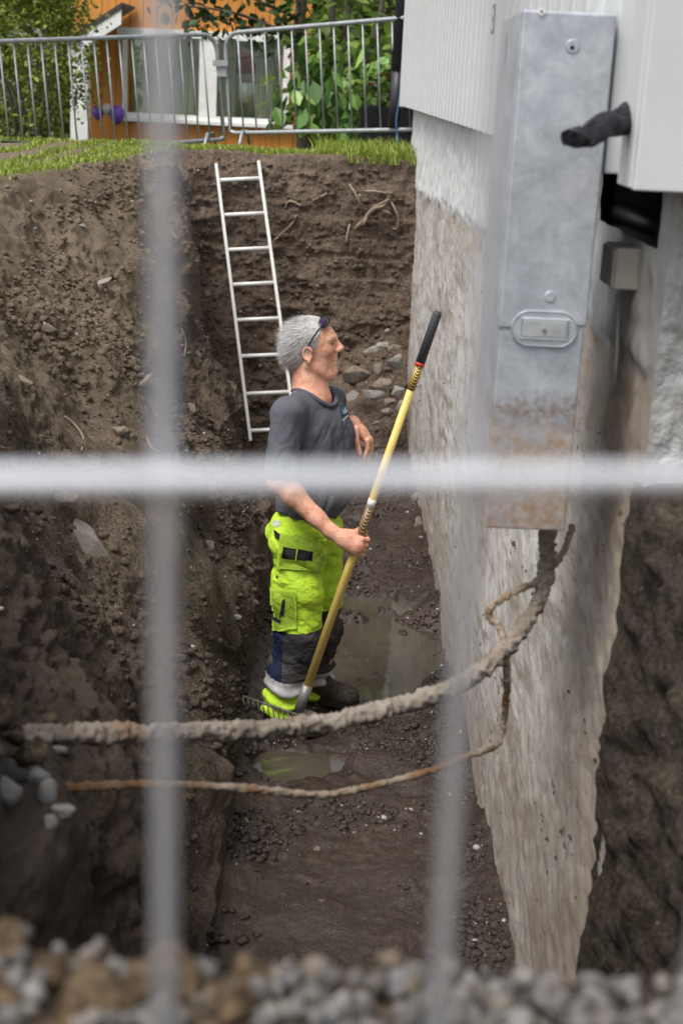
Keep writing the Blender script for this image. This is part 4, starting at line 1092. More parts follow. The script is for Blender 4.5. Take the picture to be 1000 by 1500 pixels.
# --- work trousers
pt = Field((-.45, 5.3, .0), (.28, 6.1, 1.05), .0042)
pt.ell(M(449, 775), (.142, .178, .125), AX, .04); pt.ell(M(438, 790, -.05), (.12, .13, .14), AX, .05)
def leg(pts, k=.03):
    for (a_, ra), (b_, rb) in zip(pts, pts[1:]): pt.cone(a_, b_, ra, rb, k)
leg([(M(437, 800, -.09), .118), (M(437, 868, -.11), .114), (M(434, 925, -.12), .107), (M(424, 985, -.125), .093), (M(411, 1032, -.12), .083)])
leg([(M(468, 800, .09), .108), (M(472, 868, .11), .098), (M(474, 920, .12), .092), (M(462, 978, .125), .078), (M(452, 1014, .12), .070)])
sl, p = pt.region(pt.lo, pt.lo + pt.n * pt.h)
nb_ = np.abs(pt.f[sl]) < .035; pb_ = p[nb_]
fold = .020 * fbm(pb_ @ np.array([[.8, 0, .6], [0, 1, 0], [-.6, 0, .8]]) * np.array([.55, .8, 1.25]), 7, 3, .5, seed=621, ridged=True) + .007 * fbm(pb_ * np.array([.6, .6, 1.5]), 12, 2, seed=625)
fold += .012 * np.sin(pb_[..., 2] * 95 + 9 * pb_[..., 0] + 3 * fbm(pb_, 6, 2, seed=627)) * np.clip((.26 - pb_[..., 2]) * 9, 0, 1)
pt.f[sl][nb_] += fold.astype(np.float32)
pt.f[sl] = np.maximum(pt.f[sl], (p[..., 2] - M(452, 738).z).astype(np.float32))
V_p, F_p = pt.mesh(); bv_p = BVHTree.FromPolygons([tuple(c) for c in V_p], [tuple(f) for f in F_p])
M_lime = cloth('lime_workwear', [(.24, (.27, .40, .025)), (.40, (.45, .68, .045)), (.7, (.53, .78, .06))], 6, (.13, .15, .04), .55, .6)
M_limed = cloth('lime_workwear_pocket', [(.24, (.30, .42, .04)), (.42, (.48, .68, .07)), (.7, (.56, .77, .095))], 9, (.16, .17, .06), .55, .5)
M_navy = cloth('navy_cloth', [(.3, (.008, .012, .035)), (.7, (.016, .024, .062))], 9, (.09, .075, .065), .5, .6)
M_charc = cloth('charcoal_cloth', [(.25, (.022, .021, .024)), (.5, (.042, .040, .044)), (.75, (.10, .09, .085))], 7, (.13, .105, .085), .6, .6)
M_refl = simple('dirty_reflective_tape', [(.25, (.14, .13, .12)), (.45, (.42, .42, .42)), (.7, (.62, .62, .63))], 16, .5, 40, .3, .004)
cz = V_p[F_p].mean(1)
# the lines where panels meet, taken as heights on each leg (near leg / far leg)
near_leg = cz[:, 1] < MY + .0
zl = np.where(near_leg, M(437, 926, -.2).z + .25 * (cz[:, 0] - M(437, 926).x) * 0, M(480, 893, .05).z)
zb = np.where(near_leg, np.interp(cz[:, 0], [M(390, 0).x, M(455, 0).x], [M(390, 985, -.2).z, M(455, 1001, -.2).z]), M(470, 985, .05).z)
zh_ = np.where(near_leg, np.interp(cz[:, 0], [M(390, 0).x, M(455, 0).x], [M(390, 1008, -.2).z, M(455, 1022, -.2).z]), M(460, 1010, .05).z)
bx = np.where(near_leg, M(414, 950, -.2).x, M(440, 950, .1).x)
cls = np.where(cz[:, 2] > zl, 0, np.where(cz[:, 2] > zb, np.where(cz[:, 0] < bx, 1, 2), np.where(cz[:, 2] > zh_, 3, 4)))
def submesh(name, mask, mat, parent):
    u_, inv = np.unique(F_p[mask], return_inverse=True)
    return world_mesh(name, V_p[u_], inv.reshape(-1, 4), mat, parent)
trs = submesh('trousers', cls == 0, M_lime, man)
for k_, nm, mt_ in ((1, 'calf_panel', M_navy), (2, 'knee_panel', M_charc), (3, 'reflective_band', M_refl), (4, 'trouser_hem', M_lime)):
    for lm_ in (near_leg, ~near_leg):
        if ((cls == k_) & lm_).sum() > 20: submesh(nm, (cls == k_) & lm_, mt_, trs)
hp = patch('holster_pocket', [(412, 783), (476, 788), (473, 838), (408, 833)], bv_p, M_limed, trs, .013, n=20, thick=.012)
patch('pocket_label', [(416, 801), (456, 807), (455, 821), (415, 815)], bv_p, M_charc, hp, .0152, n=8, thick=.002)
patch('label_fold', [(434.5, 803.5), (435.6, 803.6), (434.9, 818.5), (433.8, 818.3)], bv_p, M_limed, hp, .0176, n=3, thick=.001)
tp = patch('thigh_pocket', [(399, 862), (434, 864), (434, 922), (400, 924)], bv_p, M_limed, trs, .011, n=16, thick=.010)
patch('pocket_trim', [(414, 880), (419, 876), (417, 900), (412, 904)], bv_p, M_charc, tp, .0135, n=5, thick=.001)
patch('pocket_trim', [(399, 899), (415, 907), (414, 914), (399, 906)], bv_p, M_charc, tp, .0135, n=5, thick=.001)
patch('pocket_edge', [(401, 776), (411, 783), (414, 794), (404, 788)], bv_p, M_charc, trs, .004, n=5, thick=.002)
patch('badge', [(400, 764), (409, 762), (412, 770), (402, 773)], bv_p, M_print, trs, .003, n=5, thick=.001)
for (u, v_) in ((406, 845), (406, 875), (398.5, 869)):
    h_ = bv_p.ray_cast(CAM, ray(u, v_).normalized())
    if h_[0]:
        bm = bmesh.new(); bmesh.ops.create_uvsphere(bm, u_segments=8, v_segments=6, radius=.0065, matrix=Matrix.Translation(h_[0])); wp('button', bm, M_charc, trs, True)
# --- boots
M_boot = soil('muddy_boot', (.04, .032, .025), (.085, .066, .052), (.15, .12, .097), wet=.3)
M_sole = plain('boot_sole', (.02, .018, .016), .9)
for (an, dy_) in ((M(408, 1052, -.12), -.12), (M(462, 1034, .12), .12)):
    fz_ = floor_z(an.x, an.y); a3 = Vector((an.x, an.y, fz_)); bf_ = Field(a3 - Vector((.16, .16, .05)), a3 + Vector((.32, .18, .34)), .0046)
    bf_.cone(a3 + UP * .28, a3 + UP * .09, .058, .055, .02); bf_.ell(a3 + UP * .055 - FW * .01, (.062, .046, .055), AX, .02)
    bf_.ell(a3 + UP * .05 + FW * .085, (.11, .046, .046), AX, .04); bf_.ell(a3 + UP * .042 + FW * .150, (.052, .047, .042), AX, .03)
    sl, p = bf_.region(bf_.lo, bf_.lo + bf_.n * bf_.h); bf_.f[sl] = np.maximum(bf_.f[sl], fz_ + .018 - p[..., 2])
    Vb, Fb = bf_.mesh(); bt_ = world_mesh('boot', Vb, Fb, M_boot, man)
    ring = []
    for k in range(24):
        a_ = k * math.pi / 12; ring.append(a3 + FW * (.065 + .142 * math.cos(a_)) + RT * (.052 * math.sin(a_)))
    bm = bmesh.new(); lo_ = [bm.verts.new(q_ - UP * .004) for q_ in ring]; hi_ = [bm.verts.new(q_ + UP * .026) for q_ in ring]
    bm.faces.new(lo_); bm.faces.new(hi_)
    for k in range(24): bm.faces.new((lo_[k], lo_[(k + 1) % 24], hi_[(k + 1) % 24], hi_[k]))
    wp('sole', bm, M_sole, bt_)

# ---------------------------------------------------------------- the rake
M_yel = simple('yellow_fibreglass', [(.3, (.68, .48, .13)), (.55, (.80, .59, .17)), (.8, (.72, .55, .22))], 9, .38, 90, .1, .001)
M_grip = plain('dark_rubber_grip', (.045, .048, .055), .6)
M_red = plain('red_ring', (.5, .03, .02), .5)
def stripes(name, c1, c2, freq, ang):
    mt, nt, b = new_mat(name); tc = nt.nodes.new('ShaderNodeTexCoord'); sx = nt.nodes.new('ShaderNodeSeparateXYZ'); nt.links.new(tc.outputs['Object'], sx.inputs[0])
    ax = math_(nt, 'ABSOLUTE', sx.outputs[0])
    t = math_(nt, 'MULTIPLY_ADD', ax, ang, sx.outputs[2]); t = math_(nt, 'SINE', math_(nt, 'MULTIPLY', t, freq))
    nt.links.new(ramp(nt, math_(nt, 'MULTIPLY_ADD', t, .5, .5), [(.47, c1), (.53, c2)]), b.inputs['Base Color']); b.inputs['Roughness'].default_value = .4; return mt
M_chev = stripes('yellow_black_chevrons', (.02, .018, .015), (.66, .46, .10), 520, 1.6)
M_chev2 = stripes('brown_gold_chevrons', (.05, .025, .018), (.34, .24, .11), 420, 1.6)
M_wlab = plain('white_sticker', (.75, .74, .70), .5); M_ferr = plain('grey_ferrule', (.22, .21, .20), .5, .4)
rake = thing('rake', 'long yellow-handled rake with a dark grip, held upright by the man', 'rake', sh_b)
rq = sdir.to_track_quat('Z', 'Y'); rake.rotation_mode = 'QUATERNION'; rake.rotation_quaternion = rq
def seg_(name, v0, v1, r0, r1, mat, sg=16):
    l0, l1 = (shaft_at(v0) - sh_b).length, (shaft_at(v1) - sh_b).length
    return part(name, TB([Vector((0, 0, l0)), Vector((0, 0, l1))], [r0, r1], sg), mat, rake, True)
LT = (sh_t - sh_b).length
part('shaft', TB([Vector((0, 0, 0)), Vector((0, 0, LT * .995))], [.0185, .0145], 16), M_yel, rake, True)
gr = part('grip', TB([Vector((0, 0, (shaft_at(533) - sh_b).length)), Vector((0, 0, LT - .01)), Vector((0, 0, LT)), Vector((0, 0, LT + .004))], [.0190, .0178, .0155, .009], 16), M_grip, rake, True)
seg_('red_ring', 536, 531, .0192, .0192, M_red); seg_('chevron_sleeve', 571, 536, .0166, .0162, M_chev)
seg_('sticker', 742, 731, .0172, .0171, M_wlab); seg_('chevron_sleeve', 802, 742, .0175, .0173, M_chev2)
part('ferrule', TB([Vector((0, 0, -.03)), Vector((0, 0, .09))], [.021, .0225], 16), M_ferr, rake, True)
M_steel = simple('muddy_steel', [(.35, (.06, .048, .04)), (.6, (.14, .12, .105)), (.75, (.26, .25, .24))], 30, .7, 80, .2, .001, .2)
h0, h1 = P(436, 1047, Y=5.40), P(356, 1020, Y=5.55)
wp('head_bar', TB([h0 + (h0 - h1) * .12, h1], .006, 8), M_steel, rake, True)
tines = 12
for k in range(tines):
    b0 = h0.lerp(h1, k / (tines - 1)); t_ = Vector((.012, -.022, -.045)); tip = b0 + t_
    wp('tine', TB([b0, b0 + t_ * .5 + Vector((0, -.012, .004)), tip], [.0035, .003, .0015], 6), M_steel, rake, True)

# ---------------------------------------------------------------- stones
M_stone = simple('grey_stone', [(.25, (.17, .16, .145)), (.5, (.29, .275, .25)), (.75, (.42, .405, .38))], 5, .85, 22, .5, .02)
M_stone2 = simple('brown_stone', [(.25, (.13, .10, .078)), (.5, (.22, .18, .14)), (.75, (.33, .28, .23))], 5, .9, 22, .5, .02)
def stone(u, v_, w, h, Y, seed, mat, label, grp=None, squash=None, tilt=0, name='stone'):
    c = P(u, v_, Y=Y) if not isinstance(Y, BVHTree) else Y.ray_cast(CAM, ray(u, v_).normalized())[0]
    k = (c - CAM).dot(V_F) / F_PX
    me = rock_mesh(name, seed, (1, .8, 1), .42, 15, mat); o = bpy.data.objects.new(name, me); col.objects.link(o)
    o.location = c; o.scale = (w * k / 2, (w + h) * k / 4, h * k / 2); o.rotation_euler = (0, tilt, 0)
    return tag(o, label, 'stone', grp)
cs_ = [(562, 504, 32, 17, 10.25, 'pale flat stone at the top of the rubble by the foundation'), (577, 509, 30, 14, 10.22, 'thin grey stone tucked behind the top of the rubble'), (578, 528, 36, 32, 10.2, 'large buff block wedged against the foundation wall'), (544, 514, 38, 18, 10.3, 'brown slab leaning on the rubble below the pale flat stone'), (561, 561, 46, 26, 10.1, 'bright grey tilted stone in the middle of the rubble'), (547, 577, 44, 22, 10.08, 'buff angular stone below the bright tilted one'), (581, 573, 32, 22, 10.1, 'dull stone between the rubble and the foundation wall'), (566, 603, 32, 20, 10.0, 'rounded tan stone at the foot of the rubble'), (586, 598, 15, 30, 10.0, 'narrow upright stone against the foundation wall'), (514, 580, 34, 18, 10.15, 'brown stone low down beside the rubble'), (571, 588, 34, 18, 10.06, 'dark stone under the dull one in the rubble'), (566, 485, 14, 8, 10.35, 'tiny stone above the rubble'), (552, 622, 20, 12, 9.95, 'small grey stone lying at the rubble base')]
for i_, (u, v_, w, h, Y, l) in enumerate(cs_): stone(u, v_, w, h, Y, 700 + i_, M_stone if i_ % 3 != 1 else M_stone2, l, 'stones of the rubble by the foundation', tilt=random.uniform(-.5, .3))
stone(522, 548, 58, 44, 10.3, 731, M_stone2, 'big brown boulder half buried in the back bank behind the face', 'stones of the rubble by the foundation')
stone(555, 540, 26, 36, 10.3, 732, M_stone2, 'brown upright block between the boulder and the rubble', 'stones of the rubble by the foundation')
def bstone(u, v_, w, h, mat, label, seed, tilt=0, grp='stones on the left bank', tree=None):
    h_ = hit(u, v_, bvh_bank, bvh_floor, bvh_back)
    if h_ is None: return
    o = stone(u, v_, w, h, h_[0].y, seed, mat, label, grp, tilt=tilt); o.location = h_[0] + (CAM - h_[0]).normalized() * min(o.scale) * .55; return o
M_slab = simple('pale_slab', [(.25, (.20, .175, .15)), (.55, (.34, .305, .27)), (.8, (.44, .40, .36))], 9, .9, 40, .5, .01)
bstone(128, 795, 46, 112, M_slab, 'long pale slab of stone lying on the dark left bank', 741, -.55)
bstone(90, 735, 70, 34, M_stone2, 'brown flat stone above the long pale slab', 742, -.4)
bstone(180, 635, 46, 30, M_stone2, 'brown block sticking out of the left bank', 743, .6)
for i_, (u, v_, w, h, l) in enumerate([(120, 330, 18, 12, 'small pale stone high on the left bank'), (52, 336, 14, 10, 'small buff stone near the upper left bank'), (292, 520, 12, 16, 'little grey stone in the bank left of the ladder'), (304, 430, 14, 14, 'square pale stone beside the ladder'), (345, 905, 22, 14, 'brown lump of stone at the bank foot'), (272, 660, 16, 12, 'small brown stone low on the left bank')]):
    bstone(u, v_, w, h, M_stone, l, 750 + i_)
for i_, (u, v_, w, h, t_, l) in enumerate([(70, 480, 40, 18, .5, 'flat brown slab on the middle of the left bank'), (150, 415, 52, 20, -.5, 'pale flake of stone below the grass on the left bank'), (35, 560, 34, 24, .3, 'dull stone half buried far up the left bank'), (215, 560, 40, 20, -.7, 'sloping brown slab beside the wire on the left bank'), (280, 600, 30, 22, .4, 'brown stone at the inner edge of the left bank'), (60, 640, 44, 22, -.2, 'broad brown slab above the flat stone on the left bank'), (305, 800, 34, 24, .5, 'muddy stone on the lower left bank behind the trousers'), (170, 905, 30, 18, -.4, 'brown stone on the dark near bank'), (255, 345, 22, 14, .2, 'small brown stone right under the lawn edge')]):
    bstone(u, v_, w, h, M_slab if i_ == 1 else M_stone2, l, 800 + i_, t_)
M_grav = simple('pale_gravel', [(.25, (.10, .095, .088)), (.5, (.22, .215, .205)), (.75, (.35, .345, .335))], 8, .8, 60, .3, .004)
for i_, (u, v_, w, h, l) in enumerate([(22, 1122, 54, 44, 'largest pale round stone at the buried end of the thick cable'), (8, 1160, 40, 34, 'grey stone under the largest pale round one'), (58, 1140, 26, 26, 'small pale stone right of the largest round one'), (70, 1166, 22, 40, 'narrow upright pale stone beside the thin cable'), (90, 1188, 28, 18, 'flat triangular pale stone below the thin cable'), (75, 1205, 16, 24, 'small dark grey stone below the narrow upright one'), (90, 1097, 20, 14, 'small stone just under the thick cable')]):
    o = bstone(u, v_, w * 1.25, h * 1.25, M_grav, l, 760 + i_, 0, 'pale stones where the cables enter the bank')
    sb_ = bmesh.new(); bmesh.ops.create_icosphere(sb_, subdivisions=3, radius=1); cs3 = np.array([q_.co[:] for q_ in sb_.verts]); ds3 = 1 + .45 * fbm(cs3 + 7.7 * i_, 1.2, 3, seed=770)
    for q_, k_ in zip(sb_.verts, ds3): q_.co *= float(k_)
    sb_.to_mesh(o.data); sb_.free(); o.data.polygons.foreach_set('use_smooth', [True] * len(o.data.polygons))
for i_, (u, v_, w, h) in enumerate([(360, 1202, 14, 12), (465, 1245, 18, 14), (345, 1300, 12, 8), (438, 1190, 14, 10), (520, 1220, 10, 8), (600, 835, 12, 8), (470, 1320, 12, 9)]):
    h_ = hit(u, v_, bvh_floor)
    if h_: o = stone(u, v_, w, h, h_[0].y, 780 + i_, M_stone2, 'small stone pressed into the wet trench floor', 'small stones on the trench floor'); o.location = h_[0]
# small masonry ledge at the foot of the far foundation
for i_, (u, v_, w, h, l) in enumerate([(612, 730, 26, 40, 'rough grey block at the far foot of the foundation'), (613, 765, 22, 28, 'lower rough block under the grey one at the foundation foot'), (378, 745, 20, 12, 'small round stone on the mud behind the man'), (386, 838, 30, 26, 'dark muddy stone on the floor behind the man')]):
    h_ = hit(u, v_, bvh_floor); stone(u, v_, w, h, (h_[0].y if h_ else 9), 790 + i_, M_stone2, l)

# ---------------------------------------------------------------- roots in the back bank
M_root = simple('pale_root', [(.3, (.17, .125, .085)), (.7, (.32, .25, .18))], 20, .9, 90, .4, .004)
def surf(u, v_, off=.03):
    h_ = bvh_back.ray_cast(CAM, ray(u, v_).normalized()); p = h_[0] if h_[0] else P(u, v_, Y=10.7)
    return p + Vector((0, -off, .0))
root = thing('tree_root', 'pale forked root hanging out of the back bank near the foundation', 'root', surf(545, 300))
for name_, pts, r in (('main_root', [(572, 286), (560, 300), (545, 306), (530, 325), (512, 342), (507, 355)], .022), ('side_root', [(575, 283), (560, 281), (548, 279), (535, 280)], .013), ('side_root', [(570, 292), (578, 305), (583, 320), (580, 335), (570, 332)], .011), ('side_root', [(545, 302), (556, 297), (570, 291)], .010), ('side_root', [(548, 302), (560, 306), (572, 312)], .008), ('side_root', [(512, 270), (520, 282), (527, 297), (531, 303)], .010), ('side_root', [(512, 328), (509, 340), (507, 352)], .010), ('side_root', [(540, 312), (534, 322), (532, 328)], .014)):
    pp = [surf(u, v_, .03 + .06 * math.sin(i_ * 1.1)) for i_, (u, v_) in enumerate(pts)]
    wp(name_, TB(smooth_path(pp, 4), r * .75, 7), M_root, root, True)
for i_, (pts, l) in enumerate([([(457, 294), (468, 289), (479, 283)], 'short straight twig in the back bank'), ([(418, 305), (421, 297), (428, 295), (441, 301)], 'thin curved rootlet on the back bank'), ([(402, 352), (415, 340), (428, 327), (434, 315)], 'brown root lying along the back bank by the ladder')]):
    tag(part('rootlet', TB(smooth_path([surf(u, v_, .012) for u, v_ in pts], 5), .009, 6), M_root, None, True), l, 'root')
#PART4
# ================================================================== PART 4: beyond the trench, grass, gravel
def leaf_mat(name, dark, mid, light, trans=.35):
    mt, nt, b = new_mat(name); g = nt.nodes.new('ShaderNodeNewGeometry')
    c = ramp(nt, g.outputs['Random Per Island'], [(.0, dark), (.45, mid), (1, light)])
    nt.links.new(c, b.inputs['Base Color']); b.inputs['Roughness'].default_value = .5; b.inputs['Specular IOR Level'].default_value = .35
    tr = nt.nodes.new('ShaderNodeBsdfTranslucent'); nt.links.new(c, tr.inputs[0]); mx = nt.nodes.new('ShaderNodeMixShader'); mx.inputs[0].default_value = trans
    nt.links.new(b.outputs[0], mx.inputs[1]); nt.links.new(tr.outputs[0], mx.inputs[2]); nt.links.new(mx.outputs[0], nt.nodes['Material Output'].inputs[0]); return mt
LEAF = np.array([(0, 0, 0), (.28, .30, .05), (.30, .62, .06), (0, 1, -.04), (-.30, .62, .06), (-.28, .30, .05)], float)
LEAF_F = np.array([(0, 1, 2), (0, 2, 3), (0, 3, 4), (0, 4, 5)])
def leaf_arrays(pts, size, seed, droop=.4):
    r = np.random.default_rng(seed); n = len(pts)
    d = r.normal(size=(n, 3)); d[:, 2] = d[:, 2] * .6 - droop; d /= np.linalg.norm(d, axis=1, keepdims=True)
    w = np.cross(d, r.normal(size=(n, 3)) * .5 + np.array([0, 0, 1.0])); w /= np.linalg.norm(w, axis=1, keepdims=True) + 1e-9
    u = np.cross(w, d); s = (size[0] + (size[1] - size[0]) * r.random((n, 1, 1)))
    V = (LEAF[None, :, 0:1] * w[:, None] + LEAF[None, :, 1:2] * d[:, None] + LEAF[None, :, 2:3] * u[:, None]) * s + pts[:, None]
    F = LEAF_F[None] + (np.arange(n) * len(LEAF))[:, None, None]
    return V.reshape(-1, 3), F.reshape(-1, 3)
def clumps(c, r, n, per, spread, seed, shell=.55):
    q = np.random.default_rng(seed); v = q.normal(size=(n, 3)); v /= np.linalg.norm(v, axis=1, keepdims=True)
    rad = shell + (1 - shell) * q.random((n, 1)) ** .6; cen = np.array(c) + v * rad * np.array(r)
    return (cen[:, None] + q.normal(size=(n, per, 3)) * spread).reshape(-1, 3)
M_bark = simple('bark', [(.3, (.07, .055, .042)), (.7, (.17, .14, .11))], 18, .95, 60, .6, .01, vscale=(1, 1, .3))
def foliage(thing_, name, pts, size, mat, seed, droop=.4):
    V, F = leaf_arrays(pts, size, seed, droop); mi = np.array(chain(thing_).inverted()); V = V @ mi[:3, :3].T + mi[:3, 3]
    o = from_np(name, V, F, mat, thing_, False); o['kind'] = 'stuff'; return o
ML_bush = leaf_mat('bush_leaf', (.08, .11, .02), (.20, .26, .04), (.42, .45, .09))
ML_tree = leaf_mat('tree_leaf', (.045, .085, .018), (.11, .20, .035), (.28, .40, .08), .4)
ML_dark = leaf_mat('branch_leaf', (.014, .034, .013), (.03, .062, .02), (.07, .12, .035), .3)
ML_far = leaf_mat('far_leaf', (.07, .115, .022), (.17, .26, .045), (.38, .46, .11), .45)

# bush on the left, behind the barrier
b0 = P(62, 225, Y=14.0); b0.z = gz(b0.x, 14.0)
bush = thing('leafy_bush', 'small-leaved bright green bush behind the leaning barrier', 'bush', b0)
pts = np.concatenate([clumps((b0.x - .25, 14.1, 2.75), (.72, .55, 1.0), 130, 60, .085, 801), clumps((b0.x - .30, 14.1, 3.75), (.62, .5, .6), 70, 60, .085, 802), clumps((b0.x - .9, 14.2, 2.6), (.6, .5, .9), 60, 60, .09, 803)])
pts = pts[pts[:, 2] > b0.z + .05]
foliage(bush, 'crown', pts, (.035, .065), ML_bush, 811, .1)
for k in range(9):
    a_ = k * .7; top = b0 + Vector((.45 * math.cos(a_) - .25, .35 * math.sin(a_), 1.1 + .1 * (k % 3)))
    wp('stem', TB(smooth_path([b0 + Vector((.05 * math.cos(a_) - .15, .05 * math.sin(a_), -.05)), b0.lerp(top, .5) + Vector((.03, 0, .05)), top], 4), [.018, .017, .016, .015, .013, .012, .010, .008, .005], 6), M_bark, bush, True)

# tree with big leaves in front of the orange house
t0 = P(447, 205, Y=14.6); t0.z = gz(t0.x, 14.6)
tree = thing('leafy_tree', 'multi-stemmed tree with large green leaves right of the orange house', 'tree', t0)
def stem(p_, r0, r1, name='trunk'):
    pp = smooth_path(p_, 5); wp(name, TB(pp, [r0 + (r1 - r0) * i_ / (len(pp) - 1) for i_ in range(len(pp))], 8), M_bark, tree, True)
stem([t0 - Vector((0, 0, .1)), P(444, 120, Y=14.6), P(438, 40, Y=14.6), P(452, -60, Y=14.6)], .075, .05)
stem([t0 + Vector((.25, .2, -.1)), P(478, 110, Y=14.8), P(486, 20, Y=14.8), P(490, -60, Y=14.8)], .045, .03)
stem([t0 + Vector((.5, .1, -.1)), P(520, 130, Y=14.7), P(548, 60, Y=14.7), P(566, -30, Y=14.7)], .04, .025)
stem([t0 + Vector((.4, .4, -.1)), P(503, 100, Y=15), P(510, 0, Y=15), P(505, -60, Y=15)], .035, .025)
stem([P(440, 60, Y=14.6), P(400, 40, Y=14.3), P(340, 18, Y=14.1), P(270, 8, Y=14.0)], .022, .008, 'branch')
stem([P(440, 30, Y=14.6), P(400, 10, Y=14.3), P(350, -10, Y=14.2)], .02, .008, 'branch')
q_ = np.random.default_rng(5)
def px_pts(n, u0, u1, v0, v1, y0, y1):
    return np.array([P(q_.uniform(u0, u1), q_.uniform(v0, v1), Y=q_.uniform(y0, y1))[:] for _ in range(n)])
pts = np.concatenate([px_pts(620, 438, 615, 55, 190, 13.8, 15.4), px_pts(70, 400, 470, 110, 192, 14.2, 15.2), px_pts(420, 400, 640, -120, 70, 14.2, 16.2)])
foliage(tree, 'crown', pts, (.10, .20), ML_tree, 821, .5)
br = np.array([[P(u, v_, Y=y)[:]] for u, v_, y in [(262, 10, 14.0), (285, 16, 14.0), (300, 30, 14.0), (320, 22, 14.1), (345, 26, 14.1), (362, 40, 14.2), (385, 38, 14.3), (410, 40, 14.4), (340, 50, 14.1), (300, -15, 14.1), (350, -18, 14.2), (400, 5, 14.3), (425, 65, 14.5), (255, -20, 14.0), (430, 20, 14.4)]])
bp = (br + q_.normal(size=(len(br), 17, 3)) * np.array([.10, .10, .075])).reshape(-1, 3)
foliage(tree, 'branch_leaves', bp, (.08, .15), ML_dark, 823, .6)
V, F = leaf_arrays(np.zeros((1, 3)), (1, 1), 3)
lm = bpy.data.meshes.new('leaf'); lm.from_pydata(LEAF.tolist(), [], [tuple(f) for f in LEAF_F.tolist()]); lm.materials.append(ML_tree)
ML_one = []
for k_, (c_) in enumerate([(.09, .19, .035), (.15, .28, .055), (.06, .13, .03), (.22, .34, .075)]):
    me_ = lm.copy(); me_.materials.clear(); me_.materials.append(plain('big_leaf_%d' % k_, c_, .45)); ML_one.append(me_)
for k in range(110):
    p = P(q_.uniform(432, 600) if k > 4 else q_.uniform(400, 430), q_.uniform(70, 185) if k > 4 else q_.uniform(125, 175), Y=q_.uniform(13.45, 13.9))
    o = bpy.data.objects.new('leaf', ML_one[k % 4]); col.objects.link(o); o.parent = tree; o.location = p - t0
    s_ = q_.uniform(.13, .22); o.scale = (s_, s_, s_); o.rotation_euler = (q_.uniform(-2.0, -.7), q_.uniform(-.6, .6), q_.uniform(-1.2, 1.2) + (3.1 if k % 5 == 0 else 0))
# trees further back close the view
for i_, (u, Y, rx, rz, zc, l) in enumerate([(560, 19.5, 1.5, 2.2, 2.9, 'pale green tree behind the large-leaved one'), (470, 22, 2.0, 2.6, 3.4, 'bright yellow-green tree between the houses'), (650, 21, 2.2, 2.6, 3.0, 'tall green tree beyond the white house corner'), (-60, 20, 2.4, 2.8, 3.0, 'green tree behind the bush and the porch'), (90, 26, 3.0, 3.4, 4.0, 'tall tree rising behind the porch roof')]):
    b_ = P(u, 200, Y=Y); b_.z = gz(b_.x, Y)
    tr = thing('background_tree', l, 'tree', b_, group='trees in the background')
    pts = clumps((b_.x, Y, zc), (rx, 1.3, rz), 150, 34, .22, 840 + i_, .35); pts = pts[pts[:, 2] > b_.z]
    foliage(tr, 'crown', pts, (.12, .24), ML_far if i_ != 3 else ML_bush, 850 + i_)
    wp('trunk', TB([b_ - UP * .1, b_ + UP * 1.5, b_ + UP * 3.5], [.14, .11, .05], 8), M_bark, tr, True)
# flower box
M_flower = leaf_mat('dark_red_petals', (.10, .004, .03), (.20, .01, .07), (.34, .03, .14), .2)
f0 = P(572, 186, Y=13.2); f0.z = gz(f0.x, 13.2)
fbx = thing('flower_box', 'black planter of dark red flowers behind the upright barrier', 'planter', f0)
wp('planter', B(f0.x - .28, f0.x + .55, 13.1, 13.4, f0.z, P(572, 156, Y=13.1).z), M_black, fbx, bevel=.01)
cc = P(580, 128, Y=13.25)
foliage(fbx, 'plant_leaves', clumps(cc, (.33, .15, .22), 40, 16, .05, 861), (.05, .09), ML_tree, 862)
foliage(fbx, 'flowers', clumps(cc + UP * .06, (.33, .2, .14), 16, 10, .025, 863, .8), (.03, .05), M_flower, 864)

# ---------------------------------------------------------------- orange house
M_orange = simple('orange_boards', [(.3, (.46, .18, .028)), (.6, (.60, .245, .042)), (.8, (.66, .29, .06))], 3, .6, 50, .25, .003, vscale=(4, 1, .4))
M_trim = plain('white_trim', (.82, .82, .80), .5)
OY = 17.0
oh = thing('orange_house', 'orange board house with a white-framed window behind the barriers', 'house', Vector((P(300, 200, Y=OY).x, OY, .9)))
xl, xr = P(110, 120, Y=OY).x, P(452, 120, Y=OY).x
wx0, wx1 = P(180, 110, Y=OY).x, P(424, 120, Y=OY).x; wz0, wz1 = P(300, 181, Y=OY).z, P(300, 47, Y=OY).z
wp('wall_core', (lambda q: (box(q, xl, wx0 + .1, OY + .03, OY + .2, .9, 5.0), box(q, wx0 + .1, wx1 - .1, OY + .031, OY + .19, .9, wz0 + .06), box(q, wx0 + .1, wx1 - .1, OY + .031, OY + .19, wz1 - .06, 5.0), box(q, wx1 - .1, xr, OY + .03, OY + .2, .9, 5.0), q)[-1])(bmesh.new()), M_orange, oh)
pw = .158; k = 0; x = xl
while x < xr:
    xe = min(x + pw - .008, xr); mid = (x + xe) / 2
    if wx0 + .02 < mid < wx1 - .02:
        wp('wall_board', B(x, xe, OY, OY + .028, .9, wz0 + .03), M_orange, oh); wp('wall_board', B(x, xe, OY, OY + .028, wz1 - .03, 5.0), M_orange, oh)
    else: wp('wall_board', B(x, xe, OY, OY + .028, .9, 5.0), M_orange, oh)
    x += pw
M_glassm, nt, b = new_mat('window_glass')
b.inputs['Base Color'].default_value = (.8, .85, .83, 1); b.inputs['Roughness'].default_value = .02
tp_ = nt.nodes.new('ShaderNodeBsdfTransparent'); tp_.inputs[0].default_value = (.78, .84, .80, 1); gl_ = nt.nodes.new('ShaderNodeBsdfGlossy'); gl_.inputs['Roughness'].default_value = .03
nz = noise(nt, coords(nt), 3, 3); fr_ = nt.nodes.new('ShaderNodeMixShader'); fr_.inputs[0].default_value = .10
